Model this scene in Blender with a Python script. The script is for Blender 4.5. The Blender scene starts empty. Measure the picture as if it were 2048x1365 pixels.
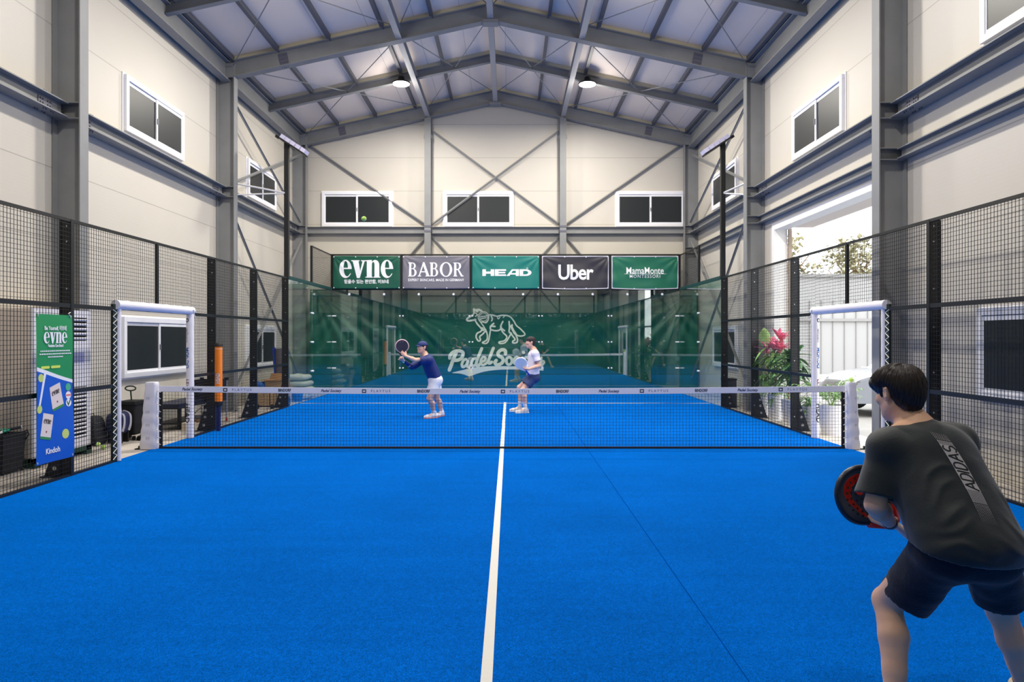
import bpy, bmesh, math, random
import numpy as np
from mathutils import Vector, Matrix, Euler
from mathutils.bvhtree import BVHTree
R = math.radians
S = bpy.context.scene
COL = S.collection
random.seed(7)

# ---------------------------------------------------------------- camera, light, exposure
cam_d = bpy.data.cameras.new('camera')
cam_d.sensor_width = 36.0
cam_d.lens = 1404 / 2048 * 36.0
cam_d.shift_x = (1024 - 1019) / 2048.0
cam_d.shift_y = -(682.5 - 674) / 2048.0
cam_d.clip_start = 0.05
cam_d.dof.use_dof = True
cam_d.dof.focus_distance = 4.5
cam_d.dof.aperture_fstop = 6.3
cam = bpy.data.objects.new('camera', cam_d)
COL.objects.link(cam)
cam.location = (0.109, -10.2, 1.637)
cam.rotation_euler = (R(90), 0, 0)
S.camera = cam

S.view_settings.view_transform = 'Standard'
S.view_settings.look = 'None'
S.view_settings.gamma = 1.0
S.view_settings.use_curve_mapping = False
S.view_settings.exposure = 0.12

W = bpy.data.worlds.new('daylight')
S.world = W
W.use_nodes = True
wn = W.node_tree.nodes
wn['Background'].inputs[0].default_value = (0.93, 0.96, 1.0, 1)
wn['Background'].inputs[1].default_value = 4.2

LAMP_W = 310.0       # each high-bay lamp
LAMP_COL = (1.0, 0.94, 0.845)
LAMP_Y = (7.75, 2.35, -3.05, -8.45)
LAMP_K = {7.75: 0.85, 2.35: 1.0, -3.05: 0.58, -8.45: 0.27}
LAMP_X = (-2.66, 2.10)

# ---------------------------------------------------------------- hall dimensions
XL, XR, YF, YN = -6.3, 5.68, 10.85, -11.45
XC = -0.31
FRAMES = (10.62, 5.22, -0.28, -5.75, -11.2)
def zroof(x): return 9.04 - 0.222 * abs(x - XC)
def zraf(x, off=0.0): return 8.57 - 0.222 * abs(x - XC) + off     # underside of rafters

# ---------------------------------------------------------------- mesh builder
class MB:
    def __init__(s): s.v = []; s.f = []
    def add(s, vs, fs):
        n = len(s.v); s.v += [tuple(v) for v in vs]; s.f += [tuple(i + n for i in f) for f in fs]; return s
    def box(s, x0, x1, y0, y1, z0, z1):
        return s.add([(x0,y0,z0),(x1,y0,z0),(x1,y1,z0),(x0,y1,z0),(x0,y0,z1),(x1,y0,z1),(x1,y1,z1),(x0,y1,z1)],
                     [(3,2,1,0),(4,5,6,7),(0,1,5,4),(1,2,6,5),(2,3,7,6),(3,0,4,7)])
    def obox(s, c, ax, ay, az, hx, hy, hz):
        c = Vector(c); ax, ay, az = Vector(ax)*hx, Vector(ay)*hy, Vector(az)*hz
        vs = [c + ax*i + ay*j + az*k for k in (-1,1) for i, j in ((-1,-1),(1,-1),(1,1),(-1,1))]
        return s.add(vs, [(3,2,1,0),(4,5,6,7),(0,1,5,4),(1,2,6,5),(2,3,7,6),(3,0,4,7)])
    def bar(s, a, b, w, h, up=(0,0,1)):
        a, b, up = Vector(a), Vector(b), Vector(up)
        d = (b-a); L = d.length
        if L < 1e-6: return s
        d.normalize(); side = d.cross(up)
        if side.length < 1e-4: side = d.cross(Vector((0,1,0)))
        side.normalize(); u = side.cross(d).normalized()
        return s.obox((a+b)/2, d, side, u, L/2, w/2, h/2)
    def hbeam(s, a, b, depth, fw, up=(0,0,1), tf=0.016, tw=0.012):
        a, b, up = Vector(a), Vector(b), Vector(up)
        d = (b-a).normalized(); side = d.cross(up).normalized(); u = side.cross(d).normalized()
        L = (b-a).length / 2; c = (a+b)/2
        s.obox(c + u*(depth/2 - tf/2), d, side, u, L, fw/2, tf/2)
        s.obox(c - u*(depth/2 - tf/2), d, side, u, L, fw/2, tf/2)
        return s.obox(c, d, side, u, L, tw/2, depth/2 - tf)
    def tube(s, pts, r, n=8, cap=True):
        pts = [Vector(p) for p in pts]; base = len(s.v); m = len(pts)
        rr = r if isinstance(r, (list, tuple)) else [r]*m
        up = Vector((0,0,1)); prev = None
        for i, p in enumerate(pts):
            d = (pts[min(i+1,m-1)] - pts[max(i-1,0)])
            if d.length < 1e-9: d = Vector((0,0,1))
            d.normalize()
            if prev is None:
                q = up if abs(d.z) < 0.95 else Vector((1,0,0))
                x = d.cross(q).normalized()
            else:
                x = (prev - d*prev.dot(d))
                x = x.normalized() if x.length > 1e-6 else d.orthogonal().normalized()
            prev = x; y = d.cross(x)
            for k in range(n):
                t = 2*math.pi*k/n
                s.v.append(tuple(p + (x*math.cos(t) + y*math.sin(t))*rr[i]))
        for i in range(m-1):
            for k in range(n):
                k2 = (k+1) % n
                s.f.append((base+i*n+k, base+i*n+k2, base+(i+1)*n+k2, base+(i+1)*n+k))
        if cap:
            s.f.append(tuple(base+k for k in range(n))[::-1]); s.f.append(tuple(base+(m-1)*n+k for k in range(n)))
        return s
    def lathe(s, prof, c=(0,0,0), n=24, axis=None):
        base = len(s.v); c = Vector(c)
        if axis is None: X, Y, Z = Vector((1,0,0)), Vector((0,1,0)), Vector((0,0,1))
        else:
            Z = Vector(axis).normalized(); X = Z.orthogonal().normalized(); Y = Z.cross(X)
        for r, z in prof:
            for k in range(n):
                t = 2*math.pi*k/n; s.v.append(tuple(c + X*(r*math.cos(t)) + Y*(r*math.sin(t)) + Z*z))
        for i in range(len(prof)-1):
            for k in range(n):
                k2 = (k+1) % n; s.f.append((base+i*n+k, base+i*n+k2, base+(i+1)*n+k2, base+(i+1)*n+k))
        if prof[0][0] > 1e-5: s.f.append(tuple(base+k for k in range(n))[::-1])
        if prof[-1][0] > 1e-5: s.f.append(tuple(base+(len(prof)-1)*n+k for k in range(n)))
        return s
    def ball(s, c, r, n=12, m=8, sc=(1,1,1)):
        base = len(s.v)
        for i in range(m+1):
            a = math.pi*i/m
            for k in range(n):
                t = 2*math.pi*k/n
                s.v.append((c[0]+r*sc[0]*math.sin(a)*math.cos(t), c[1]+r*sc[1]*math.sin(a)*math.sin(t), c[2]+r*sc[2]*math.cos(a)))
        for i in range(m):
            for k in range(n):
                k2 = (k+1) % n; s.f.append((base+i*n+k, base+(i+1)*n+k, base+(i+1)*n+k2, base+i*n+k2))
        return s
    def prism(s, pts, fn, t0, t1):      # pts 2D polygon, fn(u,v,t)->3D
        n = len(pts); base = len(s.v)
        for t in (t0, t1):
            for u, v in pts: s.v.append(tuple(fn(u, v, t)))
        s.f.append(tuple(range(base+n-1, base-1, -1))); s.f.append(tuple(range(base+n, base+2*n)))
        for i in range(n):
            j = (i+1) % n; s.f.append((base+i, base+j, base+n+j, base+n+i))
        return s
    def grid(s, fn, nu, nv):
        base = len(s.v)
        for i in range(nu+1):
            for j in range(nv+1): s.v.append(tuple(fn(i/nu, j/nv)))
        for i in range(nu):
            for j in range(nv):
                a = base+i*(nv+1)+j; s.f.append((a, a+nv+1, a+nv+2, a+1))
        return s
    def build(s, name, mat, parent=None, smooth=False, bevel=0.0, segs=2, flip=False):
        me = bpy.data.meshes.new(name); me.from_pydata(s.v, [], s.f); me.validate(); me.update()
        if mat: me.materials.append(mat)
        if smooth:
            me.shade_smooth()
        o = bpy.data.objects.new(name, me); COL.objects.link(o)
        if parent: o.parent = parent; o.matrix_parent_inverse = parent.matrix_basis.inverted()
        if bevel:
            b = o.modifiers.new('bevel', 'BEVEL'); b.width = bevel; b.segments = segs; b.limit_method = 'ANGLE'; b.angle_limit = R(40)
        return o

def auto_smooth(o, ang=35):
    me = o.data; me.shade_smooth()
    try: me.set_sharp_from_angle(angle=R(ang))
    except Exception: pass
    return o

def tag(o, label=None, cat=None, group=None, kind=None):
    if label: o['label'] = label
    if cat: o['category'] = cat
    if group: o['group'] = group
    if kind: o['kind'] = kind
    return o
def thing(name, label, cat, loc=(0,0,0), rz=0.0, group=None):
    o = bpy.data.objects.new(name, None); o.empty_display_size = 0.1
    o.location = loc; o.rotation_euler = (0,0,rz); COL.objects.link(o)
    # parts below are written in world coordinates; they keep them through the parent inverse
    o.matrix_basis = Matrix.Translation(loc) @ Matrix.Rotation(rz, 4, 'Z')
    return tag(o, label, cat, group)
def struct(o): o['kind'] = 'structure'; return o
def copy_tree(o, delta, label=None, parent=None, rot=0.0, scale=1.0):
    c = o.copy(); COL.objects.link(c)
    if parent is None:
        piv = o.matrix_basis.translation.copy()
        M = Matrix.Translation(piv + Vector(delta)) @ Matrix.Rotation(rot, 4, 'Z') @ Matrix.Scale(scale, 4) @ Matrix.Translation(-piv)
        c.matrix_basis = M @ o.matrix_basis
        if label: c['label'] = label
    else:
        c.parent = parent
    for ch in list(o.children):
        copy_tree(ch, delta, None, c)
    return c

# ---------------------------------------------------------------- materials
MATS = {}
def mat(name, col, rough=0.6, metal=0.0, noise=0.0, nscale=20.0, bump=0.0, bscale=200.0, spec=0.5, emit=None, es=0.0, coat=0.0, sub=0.0, sheen=0.0):
    if name in MATS: return MATS[name]
    m = bpy.data.materials.new(name); m.use_nodes = True; MATS[name] = m
    nt = m.node_tree; b = nt.nodes['Principled BSDF']
    b.inputs['Base Color'].default_value = (*col, 1); b.inputs['Roughness'].default_value = rough
    b.inputs['Metallic'].default_value = metal; b.inputs['Specular IOR Level'].default_value = spec
    if coat: b.inputs['Coat Weight'].default_value = coat
    if sheen: b.inputs['Sheen Weight'].default_value = sheen
    if sub:
        b.inputs['Subsurface Weight'].default_value = sub; b.inputs['Subsurface Radius'].default_value = (0.02, 0.008, 0.004)
    if emit: b.inputs['Emission Color'].default_value = (*emit, 1); b.inputs['Emission Strength'].default_value = es
    geo = nt.nodes.new('ShaderNodeTexCoord')
    if noise:
        n = nt.nodes.new('ShaderNodeTexNoise'); n.inputs['Scale'].default_value = nscale; n.inputs['Detail'].default_value = 5
        nt.links.new(geo.outputs['Object'], n.inputs['Vector'])
        r = nt.nodes.new('ShaderNodeMapRange'); r.inputs['To Min'].default_value = 1-noise; r.inputs['To Max'].default_value = 1+noise
        r.inputs['From Min'].default_value = 0.3; r.inputs['From Max'].default_value = 0.7
        nt.links.new(n.outputs[0], r.inputs[0])
        mx = nt.nodes.new('ShaderNodeVectorMath'); mx.operation = 'SCALE'; mx.inputs[0].default_value = col
        nt.links.new(r.outputs[0], mx.inputs['Scale']); nt.links.new(mx.outputs[0], b.inputs['Base Color'])
    if bump:
        n2 = nt.nodes.new('ShaderNodeTexNoise'); n2.inputs['Scale'].default_value = bscale; n2.inputs['Detail'].default_value = 3
        nt.links.new(geo.outputs['Object'], n2.inputs['Vector'])
        bp = nt.nodes.new('ShaderNodeBump'); bp.inputs['Strength'].default_value = bump; bp.inputs['Distance'].default_value = 0.01
        nt.links.new(n2.outputs[0], bp.inputs['Height']); nt.links.new(bp.outputs[0], b.inputs['Normal'])
    return m
def srgb(r, g, b):
    f = lambda c: (c/255/12.92) if c/255 <= 0.04045 else ((c/255+0.055)/1.055)**2.4
    return (f(r), f(g), f(b))

M_steel = mat('grey painted steel', srgb(132,133,133), 0.55, 0.0, 0.06, 3.0)
M_black = mat('black powder coated steel', srgb(16,18,20), 0.45)
M_wire = mat('black welded wire', srgb(14,16,18), 0.5)
M_white = mat('white paint', srgb(232,232,236), 0.45)
M_vinyl = mat('white vinyl padding', srgb(226,222,226), 0.5, bump=0.25, bscale=14)
M_pvc = mat('white window frame', srgb(238,238,242), 0.35)
M_pane = mat('dark window film', srgb(36,40,42), 0.38, spec=0.35)
M_concrete = mat('concrete floor', srgb(196,188,178), 0.8, noise=0.1, nscale=2.5, bump=0.1, bscale=40)
M_linew = mat('white turf line', srgb(236,234,228), 0.95, bump=0.6, bscale=350)
M_ball = mat('tennis ball felt', srgb(190,235,95), 0.95, bump=0.5, bscale=300, sheen=0.5)
M_seam = mat('ball seam', srgb(235,240,225), 0.8)
M_steelbolt = mat('galvanised bolt', srgb(200,200,200), 0.35, 0.6)
M_black_rub = mat('black rubber', srgb(18,18,20), 0.7)
M_txt_w = mat('white print', srgb(240,240,240), 0.6)
M_txt_k = mat('black print', srgb(22,26,34), 0.6)
M_cord = mat('white cord', srgb(232,226,216), 0.8)

def panel_wall_mat(name, col, axis='Z', rib=0.05, joint=1.0):
    m = bpy.data.materials.new(name); m.use_nodes = True; nt = m.node_tree; b = nt.nodes['Principled BSDF']
    b.inputs['Roughness'].default_value = 0.5
    g = nt.nodes.new('ShaderNodeNewGeometry'); sp = nt.nodes.new('ShaderNodeSeparateXYZ'); nt.links.new(g.outputs['Position'], sp.inputs[0])
    def fr(period, width):
        d = nt.nodes.new('ShaderNodeMath'); d.operation = 'DIVIDE'; d.inputs[1].default_value = period; nt.links.new(sp.outputs[axis], d.inputs[0])
        f = nt.nodes.new('ShaderNodeMath'); f.operation = 'FRACT'; nt.links.new(d.outputs[0], f.inputs[0])
        l = nt.nodes.new('ShaderNodeMath'); l.operation = 'LESS_THAN'; l.inputs[1].default_value = width; nt.links.new(f.outputs[0], l.inputs[0]); return f, l
    f1, l1 = fr(joint, 0.014); f2, l2 = fr(rib, 0.3)
    n = nt.nodes.new('ShaderNodeTexNoise'); n.inputs['Scale'].default_value = 0.6; nt.links.new(g.outputs['Position'], n.inputs['Vector'])
    mr = nt.nodes.new('ShaderNodeMapRange'); mr.inputs['To Min'].default_value = 0.94; mr.inputs['To Max'].default_value = 1.05; nt.links.new(n.outputs[0], mr.inputs[0])
    a = nt.nodes.new('ShaderNodeMath'); a.operation = 'MULTIPLY_ADD'; nt.links.new(l1.outputs[0], a.inputs[0]); a.inputs[1].default_value = -0.32; nt.links.new(mr.outputs[0], a.inputs[2])
    vm = nt.nodes.new('ShaderNodeVectorMath'); vm.operation = 'SCALE'; vm.inputs[0].default_value = col; nt.links.new(a.outputs[0], vm.inputs['Scale']); nt.links.new(vm.outputs[0], b.inputs['Base Color'])
    h = nt.nodes.new('ShaderNodeMath'); h.operation = 'MULTIPLY_ADD'; nt.links.new(l2.outputs[0], h.inputs[0]); h.inputs[1].default_value = -0.12; h.inputs[2].default_value = 0
    h2 = nt.nodes.new('ShaderNodeMath'); h2.operation = 'SUBTRACT'; nt.links.new(h.outputs[0], h2.inputs[0]); nt.links.new(l1.outputs[0], h2.inputs[1])
    bp = nt.nodes.new('ShaderNodeBump'); bp.inputs['Strength'].default_value = 0.25; bp.inputs['Distance'].default_value = 0.006
    nt.links.new(h2.outputs[0], bp.inputs['Height']); nt.links.new(bp.outputs[0], b.inputs['Normal'])
    return m
M_wall = panel_wall_mat('cream sandwich panel', srgb(201,195,183))
M_ceil = panel_wall_mat('white roof panel', srgb(244,228,212), 'X', 0.1, 1.0)

def turf_mat():
    m = bpy.data.materials.new('blue court turf'); m.use_nodes = True; nt = m.node_tree; b = nt.nodes['Principled BSDF']
    b.inputs['Roughness'].default_value = 0.9; b.inputs['Specular IOR Level'].default_value = 0.02
    b.inputs['Sheen Weight'].default_value = 1.0; b.inputs['Sheen Roughness'].default_value = .35; b.inputs['Sheen Tint'].default_value = (0.0, .30, 1.0, 1)
    g = nt.nodes.new('ShaderNodeNewGeometry')
    def noise(sc, det, lo, hi, stretch=None):
        n = nt.nodes.new('ShaderNodeTexNoise'); n.inputs['Scale'].default_value = sc; n.inputs['Detail'].default_value = det
        if stretch:
            mp = nt.nodes.new('ShaderNodeMapping'); mp.inputs['Scale'].default_value = stretch; nt.links.new(g.outputs['Position'], mp.inputs[0]); nt.links.new(mp.outputs[0], n.inputs['Vector'])
        else: nt.links.new(g.outputs['Position'], n.inputs['Vector'])
        r = nt.nodes.new('ShaderNodeMapRange'); r.inputs['From Min'].default_value = 0.3; r.inputs['From Max'].default_value = 0.7
        r.inputs['To Min'].default_value = lo; r.inputs['To Max'].default_value = hi; nt.links.new(n.outputs[0], r.inputs[0]); return n, r
    n1, r1 = noise(210, 4, 0.30, 1.75); n2, r2 = noise(0.8, 4, 0.9, 1.1); n3, r3 = noise(1.0, 3, 0.94, 1.06, (0.5, 6, 1)); n4, r4 = noise(45, 4, 0.85, 1.15)
    p = r1.outputs[0]
    for q in (r2, r3, r4):
        mm = nt.nodes.new('ShaderNodeMath'); mm.operation = 'MULTIPLY'; nt.links.new(p, mm.inputs[0]); nt.links.new(q.outputs[0], mm.inputs[1]); p = mm.outputs[0]
    vm = nt.nodes.new('ShaderNodeVectorMath'); vm.operation = 'SCALE'; vm.inputs[0].default_value = TURF; nt.links.new(p, vm.inputs['Scale']); nt.links.new(vm.outputs[0], b.inputs['Base Color'])
    bp = nt.nodes.new('ShaderNodeBump'); bp.inputs['Strength'].default_value = 0.7; bp.inputs['Distance'].default_value = 0.01
    nt.links.new(n1.outputs[0], bp.inputs['Height']); nt.links.new(bp.outputs[0], b.inputs['Normal'])
    return m
TURF = (0.0, 0.132, 0.63)
M_turf = turf_mat()

def glass_mat():
    m = bpy.data.materials.new('tempered court glass'); m.use_nodes = True; nt = m.node_tree
    for n in list(nt.nodes):
        if n.type != 'OUTPUT_MATERIAL': nt.nodes.remove(n)
    out = [n for n in nt.nodes if n.type == 'OUTPUT_MATERIAL'][0]
    t = nt.nodes.new('ShaderNodeBsdfTransparent'); t.inputs[0].default_value = (0.95, 0.985, 0.97, 1)
    g = nt.nodes.new('ShaderNodeBsdfGlossy'); g.inputs['Roughness'].default_value = 0.012; g.inputs['Color'].default_value = (0.93, 1.0, 0.97, 1)
    lw = nt.nodes.new('ShaderNodeLayerWeight'); lw.inputs[0].default_value = .5
    pw = nt.nodes.new('ShaderNodeMath'); pw.operation = 'POWER'; pw.inputs[1].default_value = 5; nt.links.new(lw.outputs['Facing'], pw.inputs[0])
    f = nt.nodes.new('ShaderNodeMath'); f.operation = 'MULTIPLY_ADD'; f.inputs[1].default_value = .7; f.inputs[2].default_value = .15; nt.links.new(pw.outputs[0], f.inputs[0])
    mx = nt.nodes.new('ShaderNodeMixShader'); nt.links.new(f.outputs[0], mx.inputs[0]); nt.links.new(t.outputs[0], mx.inputs[1]); nt.links.new(g.outputs[0], mx.inputs[2])
    nt.links.new(mx.outputs[0], out.inputs[0]); return m
M_glass = glass_mat()

# ---------------------------------------------------------------- lettering: flat fonts and drawn glyphs
def curve_mesh(name, loops_list, ext, M, material, parent, warp=None, res=12):
    """loops_list: 2D closed loops (even-odd filled) -> thin solid mesh placed by matrix M"""
    cu = bpy.data.curves.new(name, 'CURVE'); cu.dimensions = '2D'; cu.fill_mode = 'BOTH'; cu.extrude = ext
    if loops_list and isinstance(loops_list[0][0][0], (tuple, list)):      # several glyphs: fill each by itself, join
        objs = [curve_mesh(name, g, ext, M, material, None, warp) for g in loops_list]
        mb = MB()
        for o in objs:
            mb.add([v.co[:] for v in o.data.vertices], [tuple(p.vertices) for p in o.data.polygons]); bpy.data.objects.remove(o)
        return mb.build(name, material, parent)
    for lp in loops_list:
        sp = cu.splines.new('POLY'); sp.points.add(len(lp)-1)
        for i, (x, y) in enumerate(lp): sp.points[i].co = (x, y, 0, 1)
        sp.use_cyclic_u = True
    return _cv(name, cu, M, material, parent, warp)
def _cv(name, cu, M, material, parent, warp):
    tmp = bpy.data.objects.new(name + '_tmp', cu); COL.objects.link(tmp)
    dg = bpy.context.evaluated_depsgraph_get(); dg.update()
    me = bpy.data.meshes.new_from_object(tmp.evaluated_get(dg))
    bpy.data.objects.remove(tmp); bpy.data.curves.remove(cu)
    me.transform(M)
    if warp:
        bm = bmesh.new(); bm.from_mesh(me); bmesh.ops.triangulate(bm, faces=bm.faces[:])
        for _ in range(3):
            es = [e for e in bm.edges if e.calc_length() > .05]
            if not es: break
            bmesh.ops.subdivide_edges(bm, edges=es, cuts=1); bmesh.ops.triangulate(bm, faces=[f for f in bm.faces if len(f.verts) > 3])
        bm.to_mesh(me); bm.free()
        for v in me.vertices: v.co = warp(v.co)
    me.materials.clear(); me.materials.append(material)
    me.name = name
    o = bpy.data.objects.new(name, me); COL.objects.link(o)
    if parent: o.parent = parent; o.matrix_parent_inverse = parent.matrix_basis.inverted()
    return o
def text(txt, size, M, material, parent, bold=0.0, name='lettering', align='CENTER', ext=0.0008, spacing=1.0, shear=0.0, sx=1.0, warp=None):
    cu = bpy.data.curves.new(name, 'FONT'); cu.body = txt; cu.size = size; cu.align_x = align; cu.align_y = 'CENTER'
    cu.extrude = ext; cu.offset = bold; cu.space_character = spacing; cu.shear = shear; cu.resolution_u = 3
    return _cv(name, cu, M @ Matrix.Diagonal((sx, 1, 1, 1)), material, parent, warp)
def FXZ(x, y, z):        # local (u,v) -> world (x+u, y, z+v), front faces -y
    return Matrix.Translation((x, y, z)) @ Matrix.Rotation(R(90), 4, 'X')
def FYZ(x, y, z):        # local (u,v) -> world (x, y+u, z+v), front faces +x
    return Matrix.Translation((x, y, z)) @ Matrix(((0,0,1,0),(1,0,0,0),(0,1,0,0),(0,0,0,1)))
def arc(cx, cy, rx, ry, a0, a1, n=20):
    return [(cx + rx*math.cos(R(a0+(a1-a0)*i/n)), cy + ry*math.sin(R(a0+(a1-a0)*i/n))) for i in range(n+1)]
def evne_glyphs():
    e = [arc(.30,.5,.30,.52,0,360,40)[:-1]]
    # counter, and the open slit on the right
    outer = arc(.30,.50,.30,.52,2,352-30,44)
    inner = [(.50,.20)] + arc(.38,.44,.16,.36,300,190,12) + [(.215,.50)]
    e_out = outer[:] + [(.555,.27)] + inner + [(.60,.50)]
    e_hole = arc(.31,.565,.105,.39,0,180,18)
    e = [e_out, [(x,y) for x,y in e_hole]]
    v = [[(-.04,1.0),(.36,1.0),(.36,.955),(.31,.94),(.395,.38),(.50,.94),(.43,.955),(.43,1.0),(.68,1.0),(.68,.955),(.60,.94),(.37,-.02),(.23,-.02),(.03,.94),(-.04,.955)]]
    nn = [[(-.02,1.0),(.29,1.02),(.29,.90)] + arc(.45,.72,.20,.30,150,0,12) + [(.65,.06),(.71,.045),(.71,0),(.37,0),(.37,.045),(.42,.06),(.42,.74)] + arc(.355,.74,.065,.17,0,180,8)[0:9] + [(.29,.06),(.34,.045),(.34,0),(-.02,0),(-.02,.045),(.05,.06),(.05,.94),(-.02,.955)]]
    out = []; x = 0
    for g, w in ((e,.62),(v,.66),(nn,.72),(e,.62)):
        out.append([[(a+x, b) for a, b in l] for l in g]); x += w
    return out, x
def babor_glyphs():
    th, tn = .17, .06
    def o(cx): return [arc(cx,.5,.44,.53,0,360,36)[:-1], arc(cx,.5,.27,.47,0,360,36)[:-1]]
    B = [[(0,0),(.02,.05),(.06,.07),(.06,.93),(0,.95),(0,1),(.33,1)] + arc(.33,.765,.2,.235,90,-62,12) + arc(.34,.28,.26,.28,62,-90,14),
         [(.22,.94),(.32,.94)] + arc(.32,.765,.10,.175,90,-90,8)[1:] + [(.22,.59)],
         [(.22,.53),(.33,.53)] + arc(.33,.295,.12,.235,90,-90,8)[1:] + [(.22,.06)]]
    A = [[(-.02,0),(-.02,.05),(.05,.07),(.36,1.02),(.46,1.02),(.80,.07),(.86,.05),(.86,0),(.52,0),(.52,.05),(.60,.07),(.53,.30),(.21,.30),(.14,.07),(.22,.05),(.22,0)],
         [(.235,.37),(.505,.37),(.375,.76)]]
    Rr = [[(0,0),(.02,.05),(.06,.07),(.06,.93),(0,.95),(0,1),(.33,1)] + arc(.33,.74,.23,.26,90,-70,12) + [(.66,.07),(.74,.05),(.74,0),(.55,0),(.30,.47),(.22,.47),(.22,.07),(.28,.05),(.28,0)],
          [(.22,.94),(.31,.94)] + arc(.31,.74,.11,.20,90,-90,8)[1:] + [(.22,.54)]]
    out = []; x = 0
    for g, w, dx in ((B,.70,0),(A,.84,0),(B,.70,0),(o(.46),.98,0),(Rr,.76,0)):
        out.append([[(a+x, b) for a, b in l] for l in g]); x += w
    return out, x
def place_glyphs(fn, width, height, M, material, parent, name='lettering', warp=None, ext=0.001):
    g, w = fn(); k = width / w
    return curve_mesh(name, [[[((a - w/2)*k, (b-.5)*height) for a, b in l] for l in gl] for gl in g], ext, M, material, parent, warp)
def stroke(mb, pts, w, fn, t0, t1, closed=False):
    """round-ended thick polyline as a thin solid; w may be a list"""
    ww = w if isinstance(w, (list, tuple)) else [w]*len(pts)
    for i in range(len(pts)-1):
        (x0,y0),(x1,y1) = pts[i], pts[i+1]; L = math.hypot(x1-x0, y1-y0)
        if L < 1e-9: continue
        nx, ny = -(y1-y0)/L, (x1-x0)/L; a, b = ww[i]/2, ww[i+1]/2
        ang = math.degrees(math.atan2(y1-y0, x1-x0))
        poly = arc(x1,y1,b,b,ang-90,ang+90,5) + arc(x0,y0,a,a,ang+90,ang+270,5)
        mb.prism(poly, fn, t0, t1)
def spline(pts, n=6):
    out = []; P = [pts[0]] + list(pts) + [pts[-1]]
    for i in range(1, len(P)-2):
        for k in range(n):
            t = k/n; a, b, c, d = P[i-1], P[i], P[i+1], P[i+2]
            out.append(tuple(0.5*((2*b[j]) + (-a[j]+c[j])*t + (2*a[j]-5*b[j]+4*c[j]-d[j])*t*t + (-a[j]+3*b[j]-3*c[j]+d[j])*t**3) for j in range(len(b))))
    out.append(tuple(pts[-1])); return out
# ---------------------------------------------------------------- HALL SHELL
struct(MB().box(-30, 60, -40, 90, -0.30, -0.02).build('floor_outside', mat('pale outdoor paving', srgb(146,143,138), 0.85, noise=0.06, nscale=1)))
struct(MB().box(XL-.2, XR+.26, YN-.2, YF+.2, -0.10, 0.0).build('floor', M_concrete))
def slope_panel(x0, x1):
    return [(x, z) for x, z in ((x0, zroof(x0)), (x1, zroof(x1)), (x1, zroof(x1)+.12), (x0, zroof(x0)+.12))]
cl = MB()
cl.prism(slope_panel(XL-.25, XC), lambda u,v,t: (u,t,v), YN-.2, YF+.2)
cl.prism(slope_panel(XC, XR+.3), lambda u,v,t: (u,t,v), YN-.2, YF+.2)
struct(cl.build('ceiling', M_ceil))
T = 0.2
struct(MB().box(XL-T, XL, YN-T, YF+T, -.02, zroof(XL)+.02).build('wall_left', M_wall))
def gable(y0, y1, name):
    m = MB(); m.prism([(XL-.01,-.02),(XR+.01,-.02),(XR+.01,zroof(XR)+.02),(XC,zroof(XC)+.02),(XL-.01,zroof(XL)+.02)], lambda u,v,t: (u,t,v), y0, y1)
    return struct(m.build(name, M_wall))
gable(YF, YF+T, 'wall_far'); gable(YN-T, YN, 'wall_near')
DY0, DY1, DZ = -0.05, 4.56, 3.9         # big sliding door opening
w = MB(); zt = zroof(XR)+.02
w.box(XR, XR+T, YN-T, DY0, -.02, zt); w.box(XR, XR+T, DY1, YF+T, -.02, zt); w.box(XR, XR+T, DY0, DY1, DZ, zt)
struct(w.build('wall_right', M_wall))
tr = MB()
tr.box(XR-.02, XR+.26, DY1-.03, DY1+.10, 0, DZ+.12); tr.box(XR-.02, XR+.26, DY0-.10, DY0+.03, 0, DZ+.12); tr.box(XR-.02, XR+.26, DY0+.03, DY1-.03, DZ-.02, DZ+.12)
struct(tr.build('trim_1', mat('white door trim', srgb(236,234,230), 0.5)))
bx = MB().box(XR+.262, XR+.66, DY0-.3, DY1-.32, DZ-.02, DZ+.45)
struct(bx.build('trim_2', mat('door track box', srgb(214,202,192), 0.5)))
struct(MB().box(XR+.265, XR+.33, DY1-.10, DY1-.04, 0, DZ).build('trim_3', mat('bronze guide', srgb(150,132,116), 0.5)))

# cream closing strips between rafters and roof
cs = MB()
for y in FRAMES[:4] + (7.9, 2.47, -3.0):
    for s in (-1, 1):
        xe = XL if s < 0 else XR
        a = Vector((XC, y, zroof(XC)-.055)); b = Vector((xe, y, zroof(xe)-.055))
        cs.bar(a, b, 0.05, 0.11, (0,0,1))
struct(cs.build('trim_4', mat('cream closing strip', srgb(206,198,170), 0.6)))

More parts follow.
